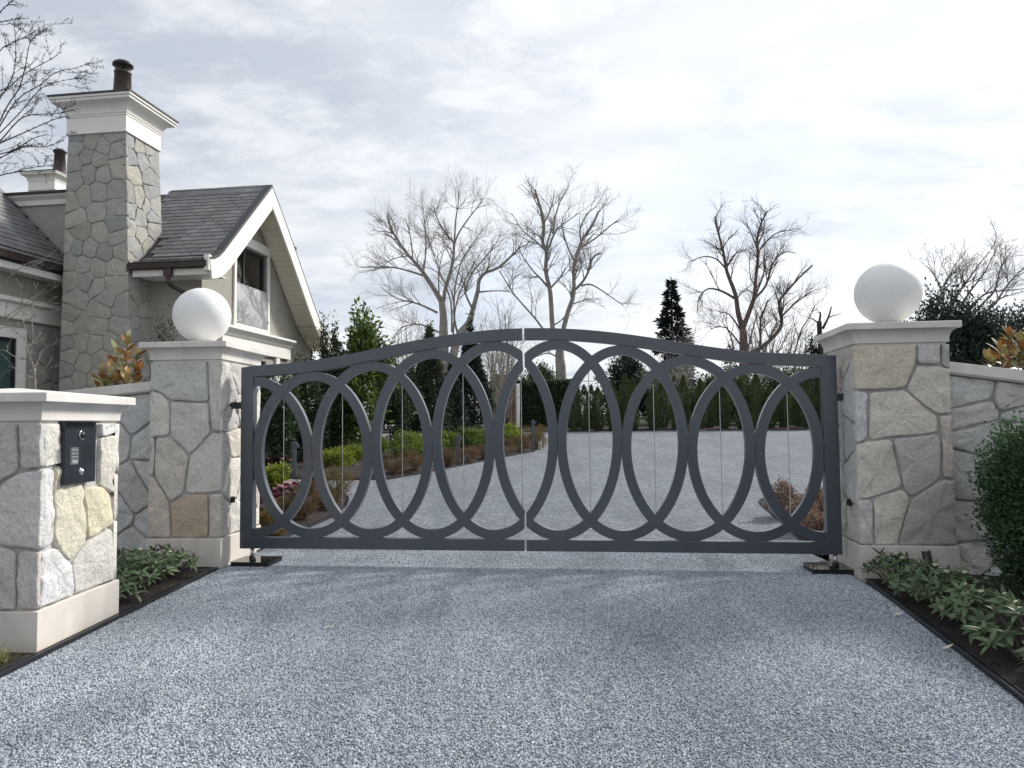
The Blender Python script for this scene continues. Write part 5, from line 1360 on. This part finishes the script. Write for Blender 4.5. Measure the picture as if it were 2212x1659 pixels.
# bulky evergreens behind the garden
def evergreen(label, x0, x1, y0, depth, mat, n, leaf, clumps=70, group=None, name='evergreen_tree', d=None, lift=0.0, y1=None):
    P0 = at_depth(((x0 + x1) / 2, 900), depth); base = np.array([P0[0], P0[1], gz(P0[1])]); top = at_depth(((x0 + x1) / 2, y0), depth)[2]
    return shrub(name, label, 'tree', base, size(x1 - x0, depth), top - base[2], mat, n, leaf, .42, clumps, .26, .45, .25, d=d, group=group, lift=lift)
evergreen('dense blackish conifer rising behind the ball pillar', 1965, 2190, 648, 24, 'leaf_blackgreen', 30000, .14, 150)
evergreen('dense blackish conifer behind the magnolia on the far side of the wall', 2090, 2380, 672, 26, 'leaf_blackgreen', 30000, .15, 150)
evergreen('ivy mass round the pollarded stump', 1738, 1800, 735, 40, 'leaf_blackgreen', 5000, .16, 50)
evergreen('round dark evergreen above the clipped hedge', 1300, 1405, 768, 44, 'leaf_blackgreen', 16000, .2, 90)
evergreen('low dark evergreen at the foot of the forked bare tree', 1120, 1210, 790, 46, 'leaf_dark', 12000, .18, 80)
evergreen('dull green thicket behind the cedar row near the pillar', 1640, 1800, 800, 41, 'leaf_dark', 14000, .2, 90)
evergreen('dull olive thicket behind the middle of the cedar row', 1480, 1660, 812, 42, 'leaf_cedar', 12000, .2, 80)
evergreen('dark thicket behind the start of the cedar row', 1380, 1500, 815, 43, 'leaf_dark', 9000, .2, 70)
# leafless thickets
def thicket(label, x0, x1, y0, ybase, depth, mat, stems, seed, lean=.12):
    rnd = random.Random(seed); c = at_depth(((x0 + x1) / 2, 900), depth); base = np.array([c[0], c[1], gz(c[1])])
    root = thing('bare_shrub', base, label, 'shrub'); m = MB(); w = size(x1 - x0, depth); h = at_depth(((x0 + x1) / 2, y0), depth)[2] - base[2]
    s_ = {2: h * .28, 1: h * .14, 'tip': size(.35, depth), 'ratio': .7}
    for k in range(stems):
        b = base + np.array([rnd.uniform(-.3, .3) * w, rnd.uniform(-.2, .2) * w, -.1]); tip = base + np.array([rnd.uniform(-.5, .5) * w, rnd.uniform(-.3, .3) * w, h * rnd.uniform(.6, 1.0)])
        mid = b * .5 + tip * .5 + np.array([rnd.gauss(0, .06) * w, 0, 0]); grow(m, smooth_line([b, mid, tip], 3), size(1.6, depth), size(.5, depth), 2, h * .10, rnd, s_, .15, 4)
    m.build('branches', mat, root)
thicket('pale twiggy shrub beside the dark red board', 1040, 1105, 700, 900, 29, 'bark_pale', 18, 2)
thicket('tangled leafless shrub behind the cedar row', 1395, 1500, 770, 900, 40, 'bark_pale', 14, 3)
thicket('reddish twiggy thicket at the foot of the reddish bare tree', 1560, 1760, 690, 900, 50, 'bark_brown', 34, 4)
thicket('leafless shrub in front of the spruce', 1430, 1510, 720, 900, 46, 'bark_grey', 14, 5)
thicket('hazy twiggy sapling in front of the broad bare tree', 850, 920, 690, 900, 40, 'bark_grey', 16, 6)
thicket('slim leafless sapling between the two tall bare trees', 1070, 1120, 650, 900, 46, 'bark_grey', 10, 7)

# clipped hedge, cedar row and wire fence
P0 = at_depth((1060, 900), 38); P1 = at_depth((1245, 900), 38); zt_ = at_depth((1180, 827), 38)[2]
hb = np.array([(P0[0] + P1[0]) / 2, 38, gz(38)]); root = thing('clipped_hedge', hb, 'flat topped dark green clipped hedge behind the white pole', 'hedge')
n = 26000; hx = (P1[0] - P0[0]) / 2; hz = zt_ - hb[2]; f = RNG.random((n, 3)) * 2 - 1; ax = RNG.integers(0, 5, n)
f[ax < 2, 1] = -1; f[ax == 2, 2] = 1; f[ax == 3, 0] = 1
P = hb + np.stack([f[:, 0] * hx, f[:, 1] * .6, (f[:, 2] + 1) / 2 * hz], 1) + RNG.normal(size=(n, 3)) * .05
D = unit(rand_dir(n) + np.array([0, -.5, .4])); V, F = leaf_quads(P, D, unit(np.cross(D, rand_dir(n))), .13, .07); mesh_obj('foliage', V, F, 'leaf_dark', root)
m = MB(); m.box(hb + Z * hz / 2, (hx * .96, 0, 0), (0, .5, 0), (0, 0, hz * .47)); m.build('branch_core', 'bark_dark', root)
cx_ = [1240, 1263, 1278, 1292, 1325, 1352, 1368, 1412, 1432, 1462, 1478, 1515, 1532, 1566, 1602, 1636, 1664, 1696, 1728, 1746, 1768, 1790]
for i, x in enumerate(cx_):
    back = i in (2, 5, 8, 10, 12, 18); P0 = at_depth((x, 926), 33.4 + (1.1 if back else 0) + random.uniform(-.1, .1)); b = np.array([P0[0], P0[1], gz(P0[1])])
    shrub('cedar_shrub', 'slim upright green cedar in the row along the far edge of the gravel', 'shrub', b, random.uniform(.48, .66), random.uniform(1.85, 2.55) * (1.05 if back else 1), 'leaf_cedar', 3000, .11, .28, up=1.6, shape='column', group='cedar row along the far edge of the drive', aim=.25)
fr = thing('wire_fence', at_depth((1500, 900), 35.5) * np.array([1, 1, 0]) + Z * gz(35.5), 'thin green wire fence behind the cedar row', 'fence')
fz = gz(35.5)
xs = [at_depth((x, 900), 35.5)[0] for x in (1232, 1320, 1420, 1540, 1652, 1760, 1850)]
for x in xs:
    m = MB(); m.box((x, 35.5, fz + 1.15), (.03, 0, 0), (0, .03, 0), (0, 0, 1.25)); m.build('post', 'fence_green', fr)
for zz in (.25, .55, .85, 1.15, 1.45, 1.75, 2.05, 2.33):
    m = MB(); m.tube([(xs[0], 35.5, fz + zz), (xs[-1], 35.5, fz + zz)], .008 if zz < 2.3 else .018, 4); m.build('wire', 'fence_green', fr)

# ------------------------------------------------------------------ garden behind the gate
gz4 = lambda x, y: (486.6 + x * .3413, 663.6 + y * .3413)       # zoomed view used to read positions
def g_shrub(name, label, q, w_px, top_px, mat, n, leaf, **kw):
    b = on_ground(q); d = b[1]; b = b + Z * 0.03
    return shrub(name, label, 'shrub', b, size(w_px, d), size(q[1] - top_px, d), mat, n, leaf, **kw)
LIME = 'bushy lime green shrub '
for q, w, t, lab, mt in (((722, 1012), 66, 974, 'yellow green shrub next to the open patch of mulch', 'leaf_lime'), ((770, 999), 48, 972, 'yellow green shrub behind the open patch of mulch', 'leaf_lime'),
        ((879, 992), 62, 945, 'bright green leafy shrub behind the first brown heathers', 'leaf_bright'), ((917, 985), 56, 943, 'bright green leafy shrub under the weeping conifer', 'leaf_bright'),
        ((966, 975), 44, 940, 'bright green leafy shrub behind the middle garden bollard', 'leaf_bright'), ((1006, 972), 46, 934, 'fresh green shrub beneath the dark conifer', 'leaf_green'), ((1036, 968), 50, 930, 'fresh green shrub just past the dark conifer', 'leaf_bright'),
        ((1098, 963), 46, 927, 'yellow green shrub at the foot of the white pole', 'leaf_lime'), ((1068, 962), 36, 934, 'small green shrub before the dark red board', 'leaf_green'),
        ((589, 1062), 52, 1012, 'golden green shrub next to the purple leafed plant', 'leaf_lime'), ((662, 975), 40, 925, 'grassy green shrub behind the first garden bollard', 'leaf_green'), ((700, 968), 46, 924, 'loose green shrub under the narrow bay tree', 'leaf_green'), ((760, 966), 50, 930, 'loose green shrub under the big leafed laurel', 'leaf_green'), ((810, 985), 34, 950, 'small light green shrub at the laurel foot', 'leaf_bright'), ((580, 975), 52, 935, 'dull green shrub against the hinge post of the gate', 'leaf_green')):
    g_shrub('garden_shrub', lab, q, w * 1.28, t - 5, mt, 3600, .065, clumps=30, spread=.36)
for q, w, t, lab, mt in (((850, 1030), 50, 983, 'rusty brown heather at the corner of the far bed', 'leaf_heather'), ((898, 1023), 46, 980, 'red tipped heather mound beside the corner heather', 'leaf_heather'),
        ((968, 1010), 40, 972, 'orange brown heather in front of the middle bollard', 'leaf_heather'), ((1012, 1001), 42, 966, 'broad rusty heather past the middle bollard', 'leaf_heather'), ((1045, 994), 40, 962, 'rusty heather halfway to the end bollard', 'leaf_heather'),
        ((1090, 984), 44, 950, 'tawny heather under the white pole', 'leaf_heather'), ((1128, 978), 40, 942, 'red brown heather beside the end bollard', 'leaf_heather'), ((1160, 970), 30, 930, 'olive brown heather at the tip of the far bed', 'leaf_heather_gold'),
        ((1130, 958), 50, 920, 'olive brown shrub behind the end bollard', 'leaf_heather_gold'), ((1165, 952), 34, 918, 'last olive shrub of the far bed', 'leaf_heather_gold'),
        ((660, 1130), 62, 1045, 'tall coppery heather in the bed just behind the gate', 'leaf_heather'), ((622, 1128), 50, 1085, 'green heather at the foot of the coppery one', 'leaf_heather_gold'), ((728, 1090), 58, 1010, 'golden heather at the tip of the bed behind the gate', 'leaf_heather_gold'),
        ((700, 1108), 46, 1058, 'bronze heather between the coppery and golden ones', 'leaf_heather'), ((578, 1150), 54, 1110, 'yellow brown heather beside the hinge post', 'leaf_heather_gold'), ((590, 1168), 40, 1148, 'low green heather under the gate corner', 'leaf_heather_gold')):
    g_shrub('heather', lab, q, w * 1.15, t, mt, 4200, .034, lw=.3, clumps=30, spread=.32, up=.8)
for q, w, t, lab in (((1690, 1118), 62, 1050, 'dry brown shrub at the point of the bed behind the gate'), ((1735, 1150), 60, 1082, 'dry brown shrub in the middle of the pointed bed'), ((1765, 1176), 56, 1110, 'dry brown shrub close to the gate hinge post'), ((1768, 1120), 50, 1060, 'dark dry shrub behind the other brown ones')):
    g_shrub('dry_shrub', lab, q, w, t, 'leaf_drybrown', 2600, .038, lw=.45, clumps=26, spread=.36)
# big evergreens of the bed
def bed_tree(name, label, px, ybase, ytop, wpx, depth, mat, n, leaf, **kw):
    P = at_depth((px, ybase), depth); b = np.array([P[0], P[1], gz(P[1])]); h = at_depth((px, ytop), depth)[2] - b[2]
    return shrub(name, label, 'tree', b, size(wpx, depth), h, mat, n, leaf, **kw)
bed_tree('laurel_tree', 'big leaved bright green laurel standing above the gate rail', 790, 940, 690, 120, 20.8, 'leaf_laurel', 5200, .19, lw=.42, clumps=30, spread=.36, shell=.3, up=.1, shape='dome', lift=.3)
bed_tree('bay_tree', 'narrow dark bay tree at the corner of the house', 706, 930, 698, 74, 20.3, 'leaf_dark', 11000, .1, lw=.4, clumps=46, spread=.3, shape='dome', lift=.1)
for px, w, t, dp, lab in ((600, 84, 808, 18.4, 'dark leafy shrub behind the first bollard'), (662, 90, 785, 19.4, 'dark leafy shrub between the porch and the bay tree'), (735, 90, 785, 21.6, 'dark leafy shrub behind the laurel'), (850, 110, 795, 23.5, 'dark leafy shrub between the laurel and the weeping conifer'), (890, 90, 800, 25, 'dark leafy shrub under the broad bare tree')):
    bed_tree('evergreen_shrub', lab, px, 925, t, w, dp, 'leaf_dark', 10000, .11, lw=.4, clumps=60, spread=.28, lift=.25)
bed_tree('weeping_conifer', 'shaggy grey green weeping conifer in the far bed', 930, 945, 700, 96, 25, 'leaf_pine', 17000, .2, lw=.16, clumps=110, spread=.2, shape='cone', up=-.5, aim=.5)
bed_tree('weeping_conifer', 'dark slender conifer between the weeping conifer and the red board', 1018, 940, 708, 100, 27, 'leaf_blackgreen', 17000, .2, lw=.18, clumps=110, spread=.2, shape='cone', up=-.2, aim=.6)
bed_tree('weeping_conifer', 'short dark conifer beneath the two taller conifers', 975, 940, 790, 90, 25.6, 'leaf_blackgreen', 9000, .16, lw=.2, clumps=70, spread=.22, shape='cone', up=.1)

# broad purple leaves: every leaf a piece
def leaf_mesh(name, L, Wd, curl=.12, fold=.18, mat='leaf_rhodo', seg=5, wav=0.0, blunt=.5):
    V = []; F = []
    for i in range(seg + 1):
        t = i / seg; w = Wd / 2 * (math.sin(math.pi * min(1, t ** (0.75 if blunt < .6 else .6))) ** .7 if 0 < t < 1 else 0.02 if t == 0 else 0.0)
        z = -curl * L * t * t; zz = fold * w
        V += [(-w, L * t, z + zz + wav * math.sin(t * 9)), (0, L * t, z), (w, L * t, z + zz - wav * math.sin(t * 8))]
    for i in range(seg):
        for k in range(2): F.append((i * 3 + k, i * 3 + k + 1, i * 3 + 4 + k, i * 3 + 3 + k))
    me = bpy.data.meshes.new(name); me.from_pydata(V, [], F); me.materials.append(MATS[mat]); me.polygons.foreach_set('use_smooth', [True] * len(me.polygons)); me.update(); return me
def orient(P, d, up, s=1.0, roll=0.0):
    d = Vector(d).normalized(); u = Vector(up); x = d.cross(u)
    if x.length < 1e-4: x = Vector((1, 0, 0))
    x.normalize(); zv = x.cross(d)
    Mx = Matrix(((x.x, d.x, zv.x, P[0]), (x.y, d.y, zv.y, P[1]), (x.z, d.z, zv.z, P[2]), (0, 0, 0, 1)))
    return Mx @ Matrix.Rotation(roll, 4, 'Y') @ Matrix.Diagonal((s, s, s, 1))
PL = [leaf_mesh('leaf', .17, .13, .3, .25, 'leaf_purple', 5, .008, .7), leaf_mesh('leaf', .15, .12, .1, .35, 'leaf_purple', 5, .01, .7)]
for q, w, lab in (((632, 1085), .55, 'clump of broad dark purple leaves behind the first oval of the gate'), ((668, 1072), .34, 'smaller purple leaved clump beside the coppery heather'), ((602, 1008), .5, 'purple leaved clump behind the first bollard'), ((577, 1110), .4, 'pale backed purple leaves next to the hinge post')):
    b = on_ground(q) + Z * .03; root = thing('purple_plant', b, lab, 'plant')
    m = MB(); m.tube([b - Z * .04, b + Z * .1], .02, 6); m.build('crown_root', 'bark_brown', root)
    for k in range(34):
        a = random.uniform(0, 6.28); r = w / 2 * math.sqrt(random.random()); el = random.uniform(.1, 1.0)
        P = b + np.array([math.cos(a) * r * .7, math.sin(a) * r * .7, .04 + .2 * (1 - r / w) * random.uniform(.6, 1.3)])
        inst('leaf', PL[k % 2], orient(P, (math.cos(a), math.sin(a), el), (0, 0, 1), random.uniform(.8, 1.4), random.uniform(-.6, .6)), root)

# bollard lights
def bollard(label, x, yb, yt):
    b = on_ground((x, yb)); d = b[1]; h = size(yb - yt, d); root = thing('bollard_light', b, label, 'bollard'); w = .045
    m = MB(); m.box(b + Z * (h / 2 - .05), (w, 0, 0), (0, w * .8, 0), (0, 0, h / 2 + .05)); m.build('post', 'gate_paint', root, bevel=.004)
    m = MB(); c = b + Z * h; m.prism([c + np.array([-w * 1.02, -w * 1.02, -.02]), c + np.array([w * 2.1, -w * 1.02, -.05]), c + np.array([w * 2.1, -w * 1.02, .0]), c + np.array([w * .6, -w * 1.02, .075]), c + np.array([-w * 1.02, -w * 1.02, .075])], (0, w * 2, 0)); m.build('lamp_head', 'gate_paint', root)
bollard('grey post light with slanted head behind the first oval of the gate', 635, 1032, 962)
bollard('grey post light with slanted head halfway along the far bed', 989, 1006, 946)
bollard('grey post light at the end of the far bed', 1152, 976, 912)

# dark red board on its stand, poles beyond the bed
bd = 31.0; B = lambda x, y, dd=0.0: at_depth((x, y), bd + dd)
c = B(1088, 925); root = thing('board_stand', np.array([c[0], c[1], gz(c[1])]), 'dark red board on a slanted post behind the pale twiggy shrub', 'board')
m = MB(); m.prism([B(1063, 866), B(1103, 865), B(1109, 811), B(1066, 810)], (0, .08, 0)); m.build('panel', 'corten', root)
m = MB(); m.prism([B(1065, 811, -.02), B(1110, 812, -.02), B(1110, 809, -.02), B(1065, 808, -.02)], (0, .12, 0)); m.build('frame_top', 'dark_metal', root)
m = MB(); m.prism([B(1070, 866), B(1092, 866), B(1086, 930), B(1072, 930)], (0, .1, 0)); m.build('support', 'corten', root)
m = MB(); m.prism([B(1068, 912), B(1112, 926), B(1112, 934), B(1068, 934)], (0, .6, 0)); m.build('base', 'dark_metal', root)
def pole(name, label, x, y0, y1, dpt, r, mat):
    P = at_depth((x, y1), dpt); z = at_depth((x, y0), dpt)[2]; m = MB(); m.lathe((P[0], P[1], gz(dpt) - .1), [(r, 0), (r, z - gz(dpt) + .08), (r * .8, z - gz(dpt) + .1)], 10); o = m.build(name, mat); props(o, label, 'pole')
pole('white_pole', 'thin white pole standing before the clipped hedge', 1119.5, 829, 912, 36, .085, 'white_trim')
pole('wooden_post', 'brown wooden post beside the white pole', 1109, 815, 912, 34, .13, 'wood_pole')
pole('wooden_post', 'slim dark post between the red board and the wooden post', 1101, 835, 912, 33, .09, 'wood_pole')
# sawn log edging posts at the tip of the far bed
for i, q in enumerate(((1166, 972), (1172, 968), (1178, 963), (1182, 958))):
    P = on_ground(q); m = MB(); m.lathe(P - Z * .05, [(.07, 0), (.07, .27 - .02 * i), (.05, .30 - .02 * i)], 10); o = m.build('log_post', 'bark_pale'); props(o, 'short pale log stub ending the far bed edge', 'post', 'log stubs at the tip of the far bed')

# ------------------------------------------------------------------ planting in front of the gate
RL = [leaf_mesh('leaf', .092, .028, .22, .25), leaf_mesh('leaf', .083, .030, .35, .2), leaf_mesh('leaf', .10, .029, .12, .3)]
def rhodo(label, c, w, h, nros, group=None, up=0.0, flowers=3):
    c = np.array([c[0], c[1], 0.0]); root = thing('rhododendron', c, label, 'shrub', group); nl = 0
    stems = MB()
    for k in range(nros):
        u = math.sqrt((k + .5) / nros); a = k * 2.39996 + random.uniform(-.3, .3); r = w / 2 * u * random.uniform(.85, 1.08)
        tip = c + np.array([math.cos(a) * r, math.sin(a) * r, h * (1 - .62 * u * u) * random.uniform(.82, 1.12)])
        stems.tube([c + np.array([math.cos(a) * r * .15, math.sin(a) * r * .15, -.02]), c * .35 + tip * .65 + Z * .02 - Z * .0, tip], [.007, .005, .004], 5)
        out = unit(np.array([math.cos(a) * u * .8, math.sin(a) * u * .8, 1.0])); cnt = random.randint(8, 12); a0 = random.random() * 6.28
        e1_ = unit(np.cross(out, [.3, .9, .1])); e2_ = np.cross(out, e1_)
        for j in range(cnt):
            if nl >= 295: break
            b = a0 + j * 2.39996; el = random.uniform(-.28, .55) if j > 2 else random.uniform(.6, 1.3)
            d = e1_ * math.cos(b) + e2_ * math.sin(b) + out * el
            inst('leaf', RL[j % 3], orient(tip + out * (.008 * (el > .5)) - out * .01 * (j / cnt), d, out, random.uniform(.72, 1.18), random.uniform(-.35, .35)), root); nl += 1
        if k < flowers:
            m = MB()
            for j in range(7):
                dd = unit(out + rand_dir(1)[0] * .7); m.tube([tip + out * .012, tip + out * .012 + dd * .028], [.0035, .006], 5)
            m.build('bud_cluster', 'flower_pale', root)
    stems.build('stem', 'bark_brown', root)
def alongR(y, off): return (lerp_x(ER, y) + off, y)
GRH = 'rhododendrons lining the drive'
for y, off, w, h, n, lab in ((6.42, .27, .44, .27, 19, 'low rhododendron at the corner of the pillar plinth'), (6.16, .56, .36, .17, 13, 'low rhododendron growing against the garden spotlight'), (5.85, .36, .52, .27, 22, 'rhododendron with a pale bud cluster, second along the edging from the pillar'), (5.35, .38, .54, .30, 22, 'bushy rhododendron in the middle of the row by the edging'), (4.86, .40, .56, .30, 23, 'rhododendron fourth along the edging from the pillar'), (4.4, .42, .56, .32, 23, 'rhododendron farthest along the edging from the pillar'), (3.9, .5, .55, .3, 20, 'rhododendron half hidden past the end of the row')):
    rhodo(lab, alongR(y, off - .07), w * 1.12, h, int(n * 1.28), GRH)
for c_, w, h, n, lab in (((-3.33, 7.12), .50, .27, 20, 'low rhododendron at the foot of the house-side gate pillar'), ((-3.37, 6.62), .54, .30, 23, 'rhododendron midway between the two stone pillars'), ((-3.33, 6.12), .48, .24, 18, 'rhododendron beside the plinth of the intercom pillar'), ((-3.78, 6.9), .5, .3, 18, 'rhododendron against the garden wall between the pillars')):
    rhodo(lab, c_, w * 1.08, h, int(n * 1.25), GRH, flowers=1)
# clipped box shrub
bx = on_ground((2215, 1300)); bx = np.array([4.24, 5.78, 0.0])
shrub('box_shrub', 'large clipped dark green box shrub in front of the wall', 'shrub', bx, 1.0, 1.5, 'leaf_box', 40000, .036, lw=.52, clumps=260, spread=.2, shell=.72, up=.3)
# grass tuft
gb = on_ground((-6, 1440)); root = thing('grass_tuft', gb, 'tuft of arching yellow green grass below the intercom pillar', 'grass')
m = MB()
V = []; F = []
for k in range(150):
    a = random.uniform(0, 6.28); L = random.uniform(.12, .24); w = .0028; p = gb + np.array([random.gauss(0, .03), random.gauss(0, .03), 0]); d = np.array([math.cos(a), math.sin(a), 0]); s = np.array([-d[1], d[0], 0]) * w; n0 = len(V); out = random.uniform(.4, 1.0)
    for i in range(6):
        t = i / 5; q = p + d * L * out * t ** 1.4 + Z * L * (1.1 * t - .75 * out * t * t); V += [q - s * (1 - t * .9), q + s * (1 - t * .9)]
    for i in range(5): F.append((n0 + 2 * i, n0 + 2 * i + 1, n0 + 2 * i + 3, n0 + 2 * i + 2))
mesh_obj('blades', V, F, 'grass_gold', root)
# magnolias behind the flanking walls
ML = [leaf_mesh('leaf', .17, .075, .1, .22, 'leaf_magnolia'), leaf_mesh('leaf', .15, .07, -.12, .28, 'leaf_magnolia'), leaf_mesh('leaf', .16, .065, .28, .2, 'leaf_magnolia')]
def magnolia(label, base, tips, zb):
    root = thing('magnolia', base, label, 'shrub'); st_ = MB()
    for tip in tips:
        st_.tube([base, base * .4 + tip * .6, tip], [.016, .01, .006], 6); ax = unit(tip - base)
        for j in range(15):
            a = j * 2.4 + random.uniform(-.3, .3); k = j / 14; P = tip - ax * .30 * k; e = unit(np.cross(ax, [.9, .2, .1])); f = np.cross(ax, e)
            d = e * math.cos(a) + f * math.sin(a) + ax * (1.5 * (1 - k) ** 1.5 + .25); inst('leaf', ML[j % 3], orient(P, d, ax, random.uniform(.75, 1.15), random.uniform(-.5, .5)), root)
    st_.build('stem', 'bark_brown', root)
mb = at_depth((260, 880), 9.0); mb = np.array([mb[0], mb[1], .2])
magnolia('magnolia with rust brown leaves behind the wall beside the house', mb, [at_depth(q, 9.0 + random.uniform(-.25, .25)) for q in ((275, 732), (252, 752), (297, 765), (268, 778), (300, 800), (240, 795), (222, 808), (275, 812), (250, 822), (292, 825), (212, 825))], 0)
mb = at_depth((2190, 860), 8.0); mb = np.array([mb[0], mb[1], .2])
magnolia('magnolia with rust brown leaves above the wall with the box shrub', mb, [at_depth(q, 8.0 + random.uniform(-.25, .25)) for q in ((2178, 722), (2200, 735), (2160, 752), (2212, 752), (2140, 778), (2175, 778), (2205, 780), (2230, 760))], 0)
P0 = at_depth((362, 760), 13.5); shrub('olive_shrub', 'grey green potted shrub in front of the shaded house wall', 'shrub', (P0[0], P0[1], gz(P0[1]) ), size(70, 13.5), at_depth((362, 690), 13.5)[2] - gz(13.5), 'leaf_pine', 5000, .07, lw=.3, clumps=60, up=.6, spread=.26)
# fallen leaves on the gravel
for q, lab in (((1930, 1335), 'curled pale leaf lying on the gravel near the rhododendrons'), ((700, 1362), 'thin dry leaf on the open gravel before the house-side gate leaf'), ((2035, 1408), 'pale leaf caught against the edging by the rhododendrons')):
    P = on_ground(q) + Z * .018; o = bpy.data.objects.new('fallen_leaf', leaf_mesh('fallen_leaf', .085, .028, -.25, .3, 'dead_leaf')); col.objects.link(o); o.matrix_world = orient(P, (1, .2, .05), (0, 0, 1), 1); props(o, lab, 'leaf')

# ------------------------------------------------------------------ bare ornamental cherry on the left and the small tree by the house
def budded(name, label, conv, limbs, depth, mat, stats, twig, levels, lift, seed, nb, bs, trunk_n=1, ground=True, spread=.12):
    root, cr = bare_tree(name, label, conv, limbs, depth, mat, stats, twig, levels, lift, seed, spread, ground, trunk_n=trunk_n)
    V = np.array(cr.V); P = V[RNG.integers(0, len(V), nb)] + RNG.normal(size=(nb, 3)) * bs * .5; D = unit(rand_dir(nb) + .4 * Z)
    VV, FF = leaf_quads(P, D, unit(np.cross(D, rand_dir(nb))), bs * RNG.uniform(.7, 1.3, nb), bs * .55); mesh_obj('buds', VV, FF, 'bud', root, kind='stuff')
CH = [(9, 6, [(-330, 1900), (-300, 1500), (-220, 1200)]),
      (2.4, .5, [(-220, 1200), (-100, 1000), (30, 700), (120, 560), (160, 420), (190, 270), (260, 200), (350, 150)]),
      (2.2, .5, [(-220, 1150), (-60, 900), (100, 640), (250, 540), (350, 460), (480, 430), (560, 400)]),
      (1.8, .5, [(-60, 900), (120, 720), (260, 560), (400, 510), (530, 490)]), (1.8, .5, [(-200, 700), (-20, 350), (60, 280), (150, 240), (250, 180)]),
      (2, .6, [(-150, 300), (0, 80), (60, 20), (110, -30)]), (2, .6, [(-120, 180), (0, 140), (80, 125), (180, 115)]), (2, .6, [(-150, 1100), (0, 1000), (150, 930), (280, 930), (400, 890)]),
      (2, .6, [(-200, 1180), (0, 1110), (100, 1090), (200, 1060), (390, 1040)]), (2.2, .6, [(-150, 1080), (80, 800), (180, 730), (350, 720), (450, 700)]), (2, .6, [(-100, 950), (150, 840), (330, 760), (390, 740)]),
      (2, .6, [(-150, 800), (0, 620), (80, 480), (100, 330), (90, 150)]), (2, .6, [(-120, 600), (40, 560), (150, 470), (330, 370), (380, 330)]), (2, .6, [(-150, 1000), (60, 960), (200, 880), (300, 850)])]
stc = {3: .5, 2: .30, 1: .15, 'tip': .0016, 'ratio': .7}
budded('cherry_tree', 'bare budding cherry branches reaching in front of the house chimneys', z1f, CH, 8.5, 'bark_dark', stc, .15, 2, .08, 11, 9000, .014, 1)
SM = [(3.2, 2.6, [(250, 1750), (250, 1600), (250, 1480)]), (2, .7, [(250, 1480), (200, 1350), (180, 1200), (150, 1050)]), (1.8, .6, [(250, 1480), (310, 1350), (360, 1290)]), (1.6, .6, [(240, 1420), (120, 1400), (40, 1350)]),
      (1.6, .6, [(215, 1390), (240, 1250), (230, 1100), (260, 950)]), (1.6, .6, [(250, 1550), (330, 1480), (380, 1390)]), (1.6, .6, [(190, 1280), (100, 1200), (60, 1150)]), (1.4, .6, [(250, 1560), (150, 1500), (60, 1460)])]
sts = {3: .5, 2: .34, 1: .17, 'tip': .002, 'ratio': .75}
budded('small_bare_tree', 'small pale leafless tree in front of the shaded house wall', z8, SM, 11.5, 'bark_pale', sts, .22, 2, .06, 13, 500, .022)
SB_ = [(2.4, 1.6, [(-250, 1500), (-200, 1250), (-120, 1220)]), (1.6, .6, [(-120, 1220), (0, 1190), (150, 1150), (300, 1080), (430, 1060)]), (1.6, .6, [(-160, 1240), (0, 900), (180, 730), (330, 680), (430, 600)]), (1.6, .6, [(-150, 1230), (50, 1100), (200, 1000), (330, 900)]), (1.5, .6, [(-120, 1220), (60, 1130), (220, 1010), (430, 1010)])]
budded('small_bare_tree', 'thin leafless branches arching low before the wing of the house', z8, SB_, 9.8, 'bark_pale', sts, .2, 2, .06, 17, 500, .02)
